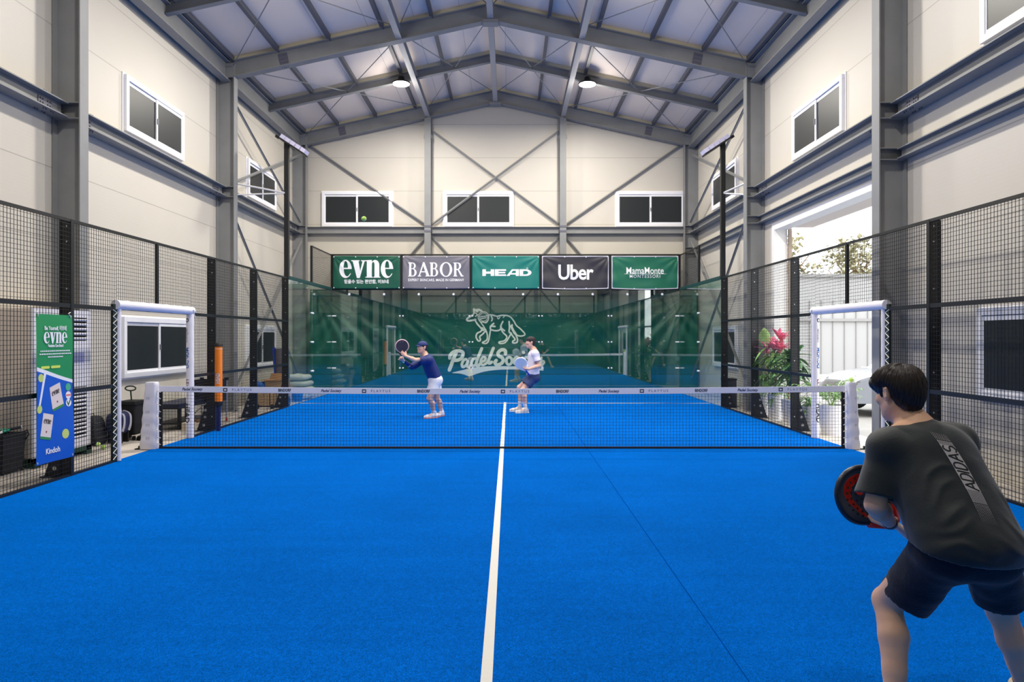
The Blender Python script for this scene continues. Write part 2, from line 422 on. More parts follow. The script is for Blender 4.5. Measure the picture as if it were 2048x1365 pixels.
# windows ------------------------------------------------------------
NW = [0]
def window(side, a0, a1, z0, z1, sash_open=False):
    """two sash sliding window; side L/R (a along y) or F/N (a along x)"""
    NW[0] += 1
    if side == 'L': f = lambda a, d, z: (XL + d, a, z)
    elif side == 'R': f = lambda a, d, z: (XR - d, a, z)
    elif side == 'F': f = lambda a, d, z: (a, YF - d, z)
    else: f = lambda a, d, z: (a, YN + d, z)
    def bb(mb, a, b, d0, d1, c, d):
        p, q = f(a, d0, c), f(b, d1, d)
        mb.box(min(p[0],q[0]), max(p[0],q[0]), min(p[1],q[1]), max(p[1],q[1]), c, d)
    fr = MB(); t = .085
    bb(fr, a0, a1, 0, .07, z0, z0+t); bb(fr, a0, a1, 0, .07, z1-t, z1); bb(fr, a0, a0+t, 0, .07, z0+t, z1-t); bb(fr, a1-t, a1, 0, .07, z0+t, z1-t)
    bb(fr, a0-.03, a1+.03, 0, .018, z0-.03, z1+.03)
    o = fr.build('window_%d' % NW[0], M_pvc, bevel=.004); struct(o)
    mid = (a0+a1)/2
    for k, (b0, b1, dp) in enumerate(((a0+t*.6, mid+.03, .022), (mid-.03, a1-t*.6, .040))):
        s = MB(); u = .055; zz0, zz1 = z0+t*.8, z1-t*1.05
        bb(s, b0, b1, dp, dp+.016, zz0, zz0+u); bb(s, b0, b1, dp, dp+.016, zz1-u, zz1); bb(s, b0, b0+u, dp, dp+.016, zz0+u, zz1-u); bb(s, b1-u, b1, dp, dp+.016, zz0+u, zz1-u)
        so = s.build('sash', M_pvc, o)
        p = MB(); bb(p, b0+u, b1-u, dp+.004, dp+.010, zz0+u, zz1-u); p.build('pane', M_pane, so)
    h = MB(); bb(h, mid-.012, mid+.012, .055, .075, (z0+z1)/2-.06, (z0+z1)/2+.04); h.build('handle', mat('grey latch', srgb(120,120,126), .4), o)
UP = (5.06, 6.0)
for s in 'LR':
    for a in ((1.43, 3.5), (6.88, 8.92), (-4.05, -1.98), (-9.5, -7.4)): window(s, a[0], a[1], *UP)
window('L', 1.36, 3.76, .95, 1.97); window('L', 6.85, 8.9, .86, 1.9)
window('R', 6.9, 8.85, .86, 1.9); window('R', -4.1, -1.93, .92, 1.97)
for a in ((-5.5, -3.4), (-1.86, .21), (3.30, 5.36)): window('F', a[0], a[1], 4.94, 5.98); window('N', a[0], a[1], 4.94, 5.98)

# steel frame ---------------------------------------------------------
side_nm = {'L': 'left', 'R': 'right'}
where = {10.62: 'at the far corner', 5.22: 'between the two upper side windows', -0.28: 'nearest in view, beside the net end', -5.75: 'behind the near part of the court', -11.2: 'in the near corner'}
def column(side, y):
    xo, xi = (XL+.01, XL+.40) if side == 'L' else (XR-.40, XR-.01)
    xm = (xo+xi)/2; xin = -5.90 if side == 'L' else 5.28
    m = MB(); zt = zraf(xm)+.34
    m.hbeam((xm, y, 0.0), (xm, y, zt), .39, .20, (1,0,0))
    o = m.build('steel_column', M_steel)
    for z in (4.70, 4.92) + ((4.12, 4.28) if side == 'R' else ()):
        s = MB().box(xo+.02, xi-.02, y-.1, y+.1, z-.006, z+.006); s.build('stiffener', M_steel, o)
    MB().box(xo+.02, xi-.002, y-.098, y+.098, zraf(xin)-.02, zraf(xm)+.33).build('knee_block', M_steel, o)
    s = MB().box(xo-.02+.03, xi+.0, y-.13, y+.13, 0, .02).build('base_plate', M_steel, o)
    tag(o, 'grey steel column on the %s wall, %s' % (side_nm[side], where[y]), 'column', 'steel columns of the hall')
for y in FRAMES:
    for s in 'LR': column(s, y)
rw = {10.62: 'against the far gable wall', 5.22: 'over the far half of the court, in front of the hanging lamps', -0.28: 'over the net', -5.75: 'over the near half of the court', -11.2: 'against the near gable wall'}
for y in FRAMES:
    m = MB(); dp = .36
    for xe in (XL+.2, XR-.2):
        a = Vector((XC, y, zraf(XC)+dp/2)); b = Vector((xe, y, zraf(xe)+dp/2)); m.hbeam(a, b, dp, .20)
    o = m.build('rafter_beam', M_steel)
    tag(o, 'deep grey rafter pair %s' % rw[y], 'beam', 'main roof rafters')
    MB().box(XC-.17, XC+.17, y-.11, y+.11, zraf(XC)-.075, zraf(XC)+.005).build('ridge_plate', M_steel, o)
    for s in (-1, 1):
        for dx in (1.05,):
            x = (XL+.4+dx) if s < 0 else (XR-.4-dx)
            p = MB(); c = Vector((x, y, zraf(x)+dp/2)); d = Vector((1,0,-.222*s)).normalized(); u = Vector((.222*s,0,1)).normalized()
            p.obox(c, d, (0,1,0), u, .10, .016, .13)
            for i in (-.07,-.02,.02,.07):
                for j in (-.08, 0, .08): p.lathe([(.011,-.03),(.011,.03)], c + d*i + u*j, 6, (0,1,0))
                p.lathe([(.011,-.19),(.011,-.205)], c + d*i, 6, tuple(u)); 
            p.build('splice_plate', mat('bolted plate', srgb(96,96,108), .5), o)
for y, wh in ((7.9, 'between the far pair of main rafters'), (2.47, 'halfway between the net and the middle rafter'), (-3.0, 'just on the near side of the net'), (-8.5, 'over the near service area')):
    m = MB()
    for xe in (XL+.2, XR-.2):
        a = Vector((XC, y, zraf(XC)+.26)); b = Vector((xe, y, zraf(xe)+.26)); m.hbeam(a, b, .20, .12)
    tag(m.build('intermediate_rafter', M_steel), 'slim grey intermediate rafter %s' % wh, 'beam', 'slim rafters')
for s in 'LR':
    x = XL+.2 if s == 'L' else XR-.2
    m = MB()
    ys = sorted(FRAMES)
    m.hbeam((x, YN, 7.44), (x, YF, 7.44), .42, .20)
    tag(m.build('eave_beam', M_steel), 'long grey steel eave beam along the top of the %s wall' % side_nm[s], 'beam', 'eave beams')
for x, n in ((-2.31, 'left of the ridge, in line with the left gable column'), (1.69, 'right of the ridge, in line with the right gable column'), (XC, 'right under the ridge')):
    m = MB(); z = zraf(x)+.12
    ys = sorted(FRAMES)
    for a, b in zip(ys[:-1], ys[1:]): m.hbeam((x, a+.1, z), (x, b-.1, z), .20, .13)
    tag(m.build('tie_beam', mat('light grey steel', srgb(158,158,160), .5)), 'pale grey lengthwise roof tie beam, %s' % n, 'beam', 'lengthwise tie beams')
PX = [-5.95, -4.97, -3.84, -2.68, -1.60]
names = ['lowest, close to the eave', 'second from the eave', 'third from the eave', 'fourth from the eave, near the lamps', 'nearest to the ridge']
for i, px in enumerate(PX):
    for sd, x in (('left', px), ('right', -.62-px)):
        z = zroof(x)-.06
        m = MB().bar((x, YN, z), (x, YF, z), .055, .12); m.bar((x, YN, z-.055), (x, YF, z-.055), .08, .012)
        tag(m.build('roof_purlin', mat('dark purlin', srgb(92,93,100), .5)), 'thin dark purlin under the %s roof slope, %s' % (sd, names[i]), 'purlin', 'roof purlins')
# roof cross bracing rods
ys = list(FRAMES)
bay_nm = ['far bay', 'far court bay', 'near court bay', 'nearest bay']
for bi in range(4):
    y0, y1 = ys[bi+1], ys[bi]
    for sd, xs in (('left', (-5.9, -2.31, XC)), ('right', (5.28, 1.69, XC))):
        for k in range(2):
            xa, xb = xs[k], xs[k+1]
            m = MB()
            m.tube([(xa, y0+.15, zraf(xa)+.25), (xb, y1-.15, zraf(xb)+.25)], .011, 6)
            m.tube([(xb, y0+.15, zraf(xb)+.22), (xa, y1-.15, zraf(xa)+.22)], .011, 6)
            tag(m.build('roof_brace_rods', M_steel), 'crossed steel rods, %s roof slope, %s, %s' % (sd, ('eave side', 'ridge side')[k], bay_nm[bi]), 'brace', 'roof cross rods')
# girts
def girt(a, b, lab, dep=.20, fw=.12, up=None, nm='wall_girt'):
    a, b = Vector(a), Vector(b)
    m = MB()
    along_y = abs((b-a).y) > abs((b-a).x)
    m.hbeam(a, b, dep, fw, (0,0,1) )
    o = m.build(nm, M_steel); tag(o, lab, 'beam', 'horizontal wall girts')
    return o
nb = ['behind the far corner glass', 'along the far half of the court', 'along the near half of the court', 'in the nearest bay']
for bi in range(4):
    y0, y1 = ys[bi+1]+.1, ys[bi]-.1
    for s in 'LR':
        x = XL+.13 if s == 'L' else XR-.13
        o = girt((x, y0, 4.81), (x, y1, 4.81), 'grey steel girt under the upper windows, %s wall, %s' % (side_nm[s], nb[bi]), .21, .22)
        for ye in (y0+.35, y1-.35):
            p = MB(); xi = x + (.012 if s == 'L' else -.012)
            p.box(min(x,xi)-.006, max(x,xi)+.006, ye-.14, ye+.14, 4.76, 4.86)
            for i in (-.10,-.05,.05,.10):
                for j in (-.025,.025): p.lathe([(.012,-.03),(.012,.03)], (x, ye+i, 4.81+j), 6, (1,0,0))
                for zz in (4.925, 4.70): 
                    for xx in (-.06,.06): p.lathe([(.011,-.02),(.011,.02)], (x+xx, ye+i, zz), 6)
            p.build('bolted_splice', mat('bolted plate', srgb(96,96,108), .5), o)
        if s == 'R':
            girt((XR-.08, y0, 4.20), (XR-.08, y1, 4.20), 'lower steel girt of the right wall, %s' % nb[bi], .15, .14)
for k, (a, b) in enumerate(((XL+.4, -2.4), (-2.2, 1.6), (1.8, XR-.4))):
    girt((a, YF-.12, 4.81), (b, YF-.12, 4.81), 'horizontal grey girt across the far gable wall, %s bay' % ('left', 'middle', 'right')[k], .20, .15)
    girt((a, YN+.12, 4.81), (b, YN+.12, 4.81), 'horizontal grey girt across the near gable wall, %s bay' % ('left', 'middle', 'right')[k], .20, .15)
for yy, nm in ((10.62, 'far'), (-11.2, 'near')):
    for x, sd in ((-2.31, 'left'), (1.69, 'right')):
        m = MB().hbeam((x, yy, 0), (x, yy, zraf(x)), .20, .19, (0,1,0))
        o = m.build('gable_column', M_steel); tag(o, 'slender grey %s column standing against the %s gable wall' % (sd, nm), 'column', 'gable columns')
        for z in (4.76, 4.9): MB().box(x-.1, x+.1, yy-.11, yy+.11, z-.03, z+.03).build('girt_bracket', mat('bolted plate', srgb(96,96,108), .5), o)
        MB().box(x-.12, x+.12, yy-.03, yy+.0, zraf(x)-.62, zraf(x)-.5).build('brace_lug', M_steel, o)
def brace(a, b, lab, w=.065):
    m = MB(); a, b = Vector(a), Vector(b); d = (b-a).normalized()
    m.bar(a, b, .008, w, (0,0,1)); m.bar(a, b, w, .008, (0,0,1))
    return tag(m.build('diagonal_brace', M_steel), lab, 'brace', 'diagonal wall braces')
for yy, nm in ((YF-.06, 'far'), (YN+.06, 'near')):
    brace((-5.85, yy, 7.35), (-2.45, yy, 5.02), 'steel angle brace slanting down across the left bay of the %s gable' % nm)
    brace((-2.17, yy, 7.78), (1.57, yy, 5.02), 'steel angle brace falling left to right in the middle bay of the %s gable' % nm)
    brace((1.57, yy-.02 if yy > 0 else yy+.02, 7.78), (-2.17, yy-.02 if yy > 0 else yy+.02, 5.02), 'steel angle brace rising left to right in the middle bay of the %s gable' % nm)
    brace((5.2, yy, 7.35), (1.83, yy, 5.02), 'steel angle brace slanting down across the right bay of the %s gable' % nm)
    brace((-2.40, yy, 4.62), (-5.8, yy, .5), 'long lower brace of the left bay on the %s gable' % nm)
    brace((-2.20, yy, 4.62), (1.5, yy, .5), 'lower brace from the left gable column on the %s gable' % nm)
    brace((1.58, yy, 4.62), (-2.1, yy, .5), 'lower brace from the right gable column on the %s gable' % nm)
    brace((1.80, yy, 4.62), (5.2, yy, .5), 'long lower brace of the right bay on the %s gable' % nm)
for s in 'LR':
    x = XL+.25 if s == 'L' else XR-.25
    n = side_nm[s]
    brace((x, 5.35, 6.95), (x, 10.45, 5.0), 'side wall brace falling away above the girt, %s wall' % n)
    brace((x+.03, 5.35, 5.05), (x+.03, 10.45, 7.0), 'side wall brace rising away above the girt, %s wall' % n)
    brace((x, 5.35, 4.45), (x, 10.45, .35), 'side wall brace falling away below the girt, %s wall' % n)
    brace((x+.03, 5.35, .35), (x+.03, 10.45, 4.45), 'side wall brace rising away below the girt, %s wall' % n)

# high-bay lamps ---------------------------------------------------------
M_lampglow = mat('lamp diffuser', (1,1,1), .5, emit=(1.0,.95,.88), es=26)
k = 0
for y in LAMP_Y:
    for x in LAMP_X:
        z = zraf(x, .0) + .05
        t = thing('high_bay_lamp', 'round glowing lamp under the %s roof slope, %s' % ('left' if x < 0 else 'right', {7.75: 'the pair seen over the far half', 2.35: 'over the net side of the far half', -3.05: 'over the near half', -8.45: 'over the near end'}[y]), 'lamp', (x, y, z), 0, 'high bay lamps')
        MB().lathe([(.0,.01),(.225,.01),(.235,.03),(.22,.05),(.10,.09),(.07,.19),(.03,.2),(0,.2)], (x,y,z), 32).build('housing', M_black, t, smooth=True)
        MB().lathe([(0,-.012),(.12,-.01),(.205,.0),(.21,.012),(0,.012)], (x,y,z), 32).build('diffuser', M_lampglow, t, smooth=True)
        MB().tube([(x,y,z+.19),(x,y,zroof(x)-.12)], .008, 6).build('rod', M_steel, t)
        ld = bpy.data.lights.new('lamp_light', 'AREA'); ld.shape = 'DISK'; ld.size = .42; ld.energy = LAMP_W*LAMP_K[y]; ld.color = LAMP_COL; ld.spread = R(178)
        l2 = bpy.data.lights.new('lamp_spill', 'POINT'); l2.shadow_soft_size = .2; l2.energy = 42*LAMP_K[y]; l2.color = LAMP_COL
        lo2 = bpy.data.objects.new('lamp_spill', l2); lo2.location = (x, y, z-.35); COL.objects.link(lo2); lo2.parent = t; lo2.matrix_parent_inverse = t.matrix_basis.inverted()
        lo = bpy.data.objects.new('lamp_light', ld); lo.location = (x, y, z-.03); COL.objects.link(lo); lo.parent = t; lo.matrix_parent_inverse = t.matrix_basis.inverted()
# ---------------------------------------------------------------- COURT
struct(MB().box(-5.06, 5.06, -10.9, 10.2, 0.0, .012).build('floor_turf', M_turf))
ln = MB()
struct(ln.box(-.028, .028, -7.15, 7.15, .012, .0145).build('trim_5', M_linew))
for k, y in enumerate((6.95, -6.95)): struct(MB().box(-5.0, 5.0, y-.028, y+.028, .012, .015).build('trim_%d' % (6+k), M_linew))
sm = MB().box(1.234, 1.240, -10, 10.0, .012, .0134)
struct(sm.build('trim_8', mat('turf seam', srgb(0,72,158), .95, spec=0)))

def wires(m, x, y0, y1, z0, z1, axis='y', r=.0021, p=.05):
    n = int(round((y1-y0)/p))
    for i in range(n+1):
        a = y0 + (y1-y0)*i/n
        if axis == 'y': m.box(x-r, x+r, a-r, a+r, z0, z1)
        else: m.box(a-r, a+r, x-r, x+r, z0, z1)
    n = int(round((z1-z0)/p))
    for i in range(n+1):
        b = z0 + (z1-z0)*i/n
        if axis == 'y': m.box(x+r, x+3*r, y0, y1, b-r, b+r)
        else: m.box(y0, y1, x+r, x+3*r, b-r, b+r)
BOLT = {}
def side_fence(sd):
    s = -1 if sd == 'left' else 1
    X = 5.0*s
    t = thing('side_fence', 'black %s court fence of welded wire mesh between posts, glass at its far end' % sd, 'fence', (X, 0, 0), 0, 'side fences of the court')
    def bx(m, u0, u1, y0, y1, z0, z1):     # u measured outward from the court
        a, b = X+s*u0, X+s*u1; m.box(min(a,b), max(a,b), y0, y1, z0, z1); return m
    # posts
    for y in (-10.4, -8, -6, -4, -2, 2, 4, 6):
        m = MB(); bx(m, .0, .14, y-.004, y+.004, 0, 3.0); bx(m, -.004, .004, y-.025, y+.025, 0, 3.0)
        bx(m, .132, .14, y-.02, y+.02, .0, 3.0)
        m.prism([(.1,0),(.32,0),(.32,.02),(.14,.55),(.1,.55)], lambda u,v,tt: (X+s*u, tt, v), y-.006, y+.006)
        bx(m, 0, .34, y-.07, y+.07, 0, .014)
        o = m.build('post', M_black, t)
        for k, (u, z, r) in enumerate([(.06, z, .011) for z in (.25,.75,1.22,1.75,2.2,2.75,2.93)] + [(.20,.10,.024),(.18,.24,.024),(.17,.36,.024)]):
            me = BOLT.get(r)
            if me is None:
                bo = MB().lathe([(r,-.012),(r,.012)], (0,0,0), 8, (0,1,0)).build('bolt', M_steelbolt); BOLT[r] = bo.data; bpy.data.objects.remove(bo)
            bo = bpy.data.objects.new('bolt', BOLT[r]); COL.objects.link(bo); bo.parent = o; bo.matrix_parent_inverse = t.matrix_basis.inverted() @ t.matrix_basis; bo.location = (X+s*u, y, z)
    m = MB(); bx(m, -.004, .035, -.022, .022, 2.0, 3.0); m.build('post', M_black, t)
    for y in (-1.06, 1.06): m = MB(); bx(m, .0, .05, y-.03, y+.03, 0, 2.05); m.build('post', mat('dark green post', srgb(14,44,36), .5), t)
    # rails
    for (a, b) in ((-10.4, -1.06), (1.06, 6.0)):
        for z, h in ((1.0, .05), (2.0, .05), (.02, .04)):
            m = MB(); bx(m, 0, .04, a, b, z-h/2+(.0 if z > .5 else .01), z+h/2); m.build('rail', M_black, t)
    m = MB(); bx(m, 0, .035, -10.4, 6.0, 2.975, 3.01); m.build('rail', M_black, t)
    m = MB(); bx(m, 0, .04, -1.06, 1.06, 1.99, 2.04); m.build('rail', M_black, t)
    # mesh panels
    seg = [-10.4, -8, -6, -4, -2, -1.06]; seg2 = [1.06, 2, 4, 6]
    for ss in (seg, seg2):
        for a, b in zip(ss[:-1], ss[1:]):
            for z0, z1 in ((.03, 1.0), (1.0, 2.0), (2.0, 3.0)):
                m = MB(); wires(m, X+s*.01, a, b, z0, z1); m.build('mesh_panel', M_wire, t)
    for a, b in ((-1.06, 0), (0, 1.06)):
        m = MB(); wires(m, X+s*.01, a, b, 2.02, 3.0); m.build('mesh_panel', M_wire, t)
    # corner glass
    for a, b in ((6.02, 7.99), (8.01, 10.0)):
        g = MB(); bx(g, .0, .012, a, b, .02, 2.98).build('glass_panel', M_glass, t)
    m = MB(); bx(m, -.01, .05, 6.0, 10.0, 2.97, 3.05); m.build('glass_rail', mat('dark green rail', srgb(16,60,56), .5), t)
    for z in (.75, 1.5, 2.25):
        m = MB()
        for y in (7.95, 8.05): m.lathe([(.022,-.012),(.022,.022)], (X, y, z), 10, (1,0,0))
        m.build('glass_clamp', M_white, t)
    m = MB(); bx(m, 0, .05, 7.97, 8.03, 3.0, 4.0); m.build('post', M_black, t)
    m = MB(); bx(m, 0, .03, 8.0, 10.0, 3.97, 4.0); m.build('rail', M_black, t)
    m = MB(); wires(m, X+s*.01, 8.03, 10.0, 3.05, 3.98); m.build('mesh_panel', M_wire, t)
    return t
side_fence('left'); side_fence('right')

def back_glass(s):
    Y = 10.0 if s > 0 else -10.42
    nm = 'far' if s > 0 else 'near'
    t = thing('glass_back_wall', 'clear glass back wall at the %s end of the court with wire mesh on top' % nm, 'glass wall', (0, Y, 0))
    for i in range(5):
        a = -5+2*i
        MB().box(a+.006, a+1.994, Y, Y+.012*s, .02, 2.98) if 0 else None
        y0, y1 = sorted((Y, Y+.012*s))
        MB().box(a+.006, a+1.994, y0, y1, .02, 2.98).build('glass_panel', M_glass, t)
        m = MB(); wires(m, Y+.02*s, a, a+2, 3.05, 4.0, 'x'); m.build('mesh_panel', M_wire, t)
    for i in range(6):
        x = -5+2*i; y0, y1 = sorted((Y+.02*s, Y+.10*s))
        MB().box(x-.042, x+.042, y0, y1, 2.9, 4.02).build('post', M_black, t)
    for z, h in ((3.0, .05), (4.0, .04)):
        y0, y1 = sorted((Y+.013*s, Y+.08*s)); MB().box(-5.03, 5.03, y0, y1, z-h/2, z+h/2).build('rail', M_black, t)
    y0, y1 = sorted((Y+.014*s, Y+.06*s)); MB().box(-5.0, 5.0, y0, y1, 2.88, 2.96).build('rail', M_black, t)
    for i in range(10):
        x = -4.5+i
        MB().lathe([(.03,-.02),(.035,.0),(.03,.03)], (x, Y-.012*s, 2.86), 12, (0,1,0)).build('glass_clamp', M_white, t)
    for x in (-5, -3, -1, 1, 3, 5):
        for z in (.74, 1.49, 2.24):
            m = MB()
            if abs(x) < 4.5:
                for dx in (-.045, .045): m.lathe([(.022,-.016),(.022,.016)], (x+dx, Y, z), 10, (0,1,0))
            else:
                sx = -1 if x > 0 else 1
                m.box(*sorted((x+sx*.01, x+sx*.12)), *sorted((Y-.02*s, Y-.005*s)), z-.015, z+.015)
            m.build('glass_clamp', M_white, t)
    return t
back_glass(1); back_glass(-1)

# green tarpaulins behind the glass ----------------------------------------
def tarp_y(x, z, Y=10.36, s=1):
    # pulls from the upper corners, soft folds
    y = 0.0
    for cx, cz, sg in ((-5.6, 3.0, 1), (5.5, 3.0, -1)):
        dx, dz = (x-cx)*sg, cz-z; r = math.hypot(dx, dz); a = math.atan2(dz, max(dx, 1e-3))
        y += 0.050*math.exp(-r/2.6)*math.sin(a*26+1.2)*min(1, r/.4)
    y += .020*math.sin(x*1.9+z*1.3)+.012*math.sin(x*4.3-z*2.9+1)
    for x0, z0, dx, dz, w, am in ((-3.0,2.2,.75,-.66,.10,.035),(-2.6,2.0,.72,-.69,.07,-.03),(2.2,2.1,.62,-.78,.10,.04),(2.6,2.2,.60,-.80,.07,-.03),(-4.6,2.5,.5,-.86,.09,.04)):
        t = (x-x0)*dx+(z-z0)*dz; q = -(x-x0)*dz+(z-z0)*dx
        y += am*math.exp(-(q/w)**2)*math.exp(-((t-.7)/.9)**2)
    return Y + y*s
M_tarp = mat('dark green tarpaulin', srgb(0,88,72), .42, noise=.06, nscale=2, spec=.5)
for s in (1, -1):
    Y = 10.36 if s > 0 else -10.85
    x0, x1 = (-5.72, 5.60)
    t = thing('tarpaulin', ('long dark green tarpaulin behind the far glass, printed with a walking dog' if s > 0 else 'plain dark green tarpaulin hanging behind the near glass wall'), 'tarpaulin', (0, Y, 0))
    MB().grid(lambda u, v: (x0+(x1-x0)*u, tarp_y(x0+(x1-x0)*u, .02+3.0*v, Y, s), .02+3.0*v), 300, 90).build('sheet', M_tarp, t, smooth=True)
    m = MB()
    for i in range(12): m.lathe([(.012,-.01),(.022,-.01),(.022,.004),(.012,.004)], (x0+.05+(x1-x0-.1)*i/11, tarp_y(x0+.05+(x1-x0-.1)*i/11, 2.97, Y, s)-.005, 2.97), 10, (0,1,0))
    m.build('eyelets', M_steelbolt, t)
    if s > 0: TARP = t
# emblem: coordinates measured on the crop (x right, y down) -> metres on the tarp
def E(px, py):
    X = 860+px/7.585; Y = 600+py/7.585
    sc = 1404/20.56
    return ((X-1019)/sc+.109, 1.637-(Y-674)/sc)
tf = lambda u, v, t: (u, tarp_y(u, v)-.010-t, v)
M_logo = mat('cream print', srgb(252,248,226), .6)
wm = MB()
def st(pts, w, sm=True):
    q = [E(*p) for p in pts]
    if sm and len(q) > 2: q = spline(q, 5)
    stroke(wm, q, w, tf, 0, .001)
px = .0193/1.32
# wolf-like dog outline
st([(885,228),(960,235),(1020,250),(1080,238),(1160,238),(1220,262),(1270,320),(1310,390),(1370,440),(1440,520),(1400,548),(1340,545),(1270,505)], .040)
st([(885,228),(885,300),(850,350),(800,330)], .03)
st([(760,165),(730,150),(715,180),(665,140),(668,200),(640,235)], .05)
st([(650,230),(610,255),(560,290),(575,318),(640,312),(690,300)], .055)
st([(700,150),(745,145),(790,175)], .04)
st([(690,200),(720,230),(690,250)], .03)
st([(690,320),(720,370),(765,420),(790,455)], .045)
st([(740,300),(790,370),(820,410)], .03)
st([(800,430),(770,480),(715,510),(700,570),(735,625),(765,610),(755,560),(800,520),(835,480)], .045)
st([(820,420),(850,470),(870,540),(860,610),(795,650),(840,665),(875,645),(895,590),(915,470)], .042)
st([(920,400),(920,450),(1000,470),(1060,455),(1080,410)], .045)
st([(965,360),(930,395),(985,405)], .05)
st([(1105,330),(1080,380),(1075,420),(1130,470)], .045)
st([(1080,450),(1110,500),(1165,560),(1130,620),(1050,640),(1060,662),(1130,655),(1180,600),(1225,520)], .042)
st([(1200,330),(1205,420),(1200,490),(1225,500)], .045)
st([(1245,380),(1250,450),(1290,510),(1325,590),(1320,645),(1265,655),(1255,630),(1290,600),(1250,545),(1225,500)], .045)
st([(1230,400),(1270,480),(1300,520)], .07)
st([(930,250),(945,290),(935,320)], .04); st([(1020,262),(1035,290),(1060,265)], .03); st([(1110,270),(1130,250)], .025)
st([(790,430),(800,460),(830,450)], .06)
cc = [E(812+82*math.cos(a/20*2*math.pi), 262+82*math.sin(a/20*2*math.pi)) for a in range(21)]; stroke(wm, cc, .022, tf, 0, .001)
cc = [E(812+62*math.cos(a/20*2*math.pi), 262+62*math.sin(a/20*2*math.pi)) for a in range(21)]; stroke(wm, cc, .018, tf, 0, .001)
st([(765,262),(860,245)], .03, False); st([(770,290),(850,272)], .03, False)
wm.build('dog_emblem', M_logo, TARP)
# script wordmark
wm = MB(); w = .105
st([(295,1065),(320,1000),(360,890),(400,800)], w)
st([(300,885),(310,840),(360,790),(440,775),(500,800),(490,870),(440,910),(370,920)], w*.95)
st([(545,900),(510,920),(485,980),(500,1020),(550,990),(575,930),(560,1000),(590,1020),(625,985)], w*.75)
st([(690,890),(650,905),(630,960),(645,1005),(690,985),(715,920)], w*.75); st([(785,740),(740,850),(700,970),(725,1005),(755,975)], w*.85)
st([(775,945),(830,920),(840,880),(805,870),(775,910),(770,960),(800,990),(850,965),(880,930)], w*.72)
st([(960,735),(920,840),(885,930),(900,965),(935,945)], w*.85)
st([(1145,820),(1140,770),(1085,760),(1035,800),(1040,850),(1095,880),(1110,930),(1070,975),(1010,985),(985,950),(1005,920)], w*.95)
st([(1205,870),(1165,890),(1160,950),(1190,985),(1235,960),(1240,900),(1210,872)], w*.75)
st([(1345,890),(1315,868),(1280,900),(1275,955),(1310,980),(1350,955)], w*.75)
st([(1405,880),(1385,940),(1395,980),(1430,960)], w*.75); st([(1416,795),(1420,800)], w*.9, False)
st([(1490,890),(1455,870),(1430,910),(1440,970),(1490,960)], w*.7); st([(1560,800),(1520,920),(1540,975),(1575,955)], w*.75); st([(1510,870),(1590,865)], w*.6, False)
st([(1610,880),(1600,950),(1640,965),(1680,900)], w*.7); st([(1690,880),(1665,1000),(1630,1060),(1600,1040)], w*.7)
st([(1690,1000),(1730,960),(1725,930),(1700,935),(1690,980),(1710,1040),(1690,1050)], w*.55)
top = spline([E(*p) for p in ((340,1105),(480,1070),(700,1025),(950,1008),(1300,1012),(1600,1040),(1720,1060))], 6)
bot = spline([E(*p) for p in ((1720,1075),(1500,1062),(1300,1058),(1050,1062),(850,1085),(720,1120),(600,1160),(520,1135),(440,1118),(340,1112))], 6)
n = len(top)
def resamp(P, n):
    L = [0]
    for a, b in zip(P[:-1], P[1:]): L.append(L[-1]+math.dist(a, b))
    out = []
    for i in range(n):
        t = L[-1]*i/(n-1); j = 0
        while j < len(L)-2 and L[j+1] < t: j += 1
        f = (t-L[j])/max(1e-9, L[j+1]-L[j]); out.append(tuple(P[j][k]+(P[j+1][k]-P[j][k])*f for k in range(2)))
    return out
tp = resamp(top, 40); bt = resamp(bot[::-1], 40)
for i in range(39): wm.prism([tp[i], tp[i+1], bt[i+1], bt[i]], tf, 0, .001)
wm.build('wordmark', M_logo, TARP)

# banners on the far mesh ----------------------------------------------------
def ban_y(x, z, cx, sag):
    y = 0.0
    for sx in (-1, 1):
        dx, dz = (x-(cx+sx*.97)), 3.96-z; r = math.hypot(dx, dz); a = math.atan2(dz, abs(dx)+1e-3)
        y += .016*math.sin(a*13)*math.exp(-r/.45)*min(1, r/.12)
    y += sag*.016*math.sin((x-cx)*6+z*5)+sag*.010*math.cos((x-cx)*3)*math.sin(z*14)
    return 9.965 + y
def banner(i, name, col, edge, label, letter_fn, sag=.5):
    cx = -4+2*i; x0, x1 = cx-.965, cx+.965; z0, z1 = 3.02, 3.96
    t = thing('sponsor_banner', label, 'banner', (cx, 9.93, 3.0), 0, 'sponsor banners')
    def g(u, v):
        x = x0+(x1-x0)*u; d = sag*.03*math.sin(math.pi*u)*(1-v)
        z = z0+(z1-z0)*v - d
        return (x, ban_y(x, z, cx, sag), z)
    sh = MB().grid(g, 60, 30).build('sheet', mat('%s banner cloth' % name, col, .5), t, smooth=True)
    so = sh.modifiers.new('thick', 'SOLIDIFY'); so.thickness = .002; so.offset = 1
    if edge:
        m = MB(); q = [(0.01,0.015),(.99,.015),(.99,.985),(.01,.985),(.01,.015)]
        pts = []
        for (a, b), (c, d) in zip(q[:-1], q[1:]):
            for k in range(12): pts.append((a+(c-a)*k/12, b+(d-b)*k/12))
        pts.append(q[-1])
        P = []
        for a, b in pts: p = g(a, b); P.append((p[0], p[2]))
        stroke(m, P, .022, lambda u, v, tt: (u, ban_y(u, v, cx, sag)-.007-tt, v), 0, .003)
        m.build('hem', mat('pale hem', edge, .6), t)
    m = MB()
    for u in (.015, .34, .66, .985):
        for v in (.03, .97): p = g(u, v); m.lathe([(.008,-.006),(.016,-.006),(.016,.003),(.008,.003)], (p[0], p[1]-.003, p[2]), 10, (0,1,0))
    m.build('eyelets', M_white, t)
    warp = lambda co: Vector((co.x, ban_y(co.x, co.z, cx, sag)-.006+(co.y-9.9), co.z))
    letter_fn(cx, t, warp)
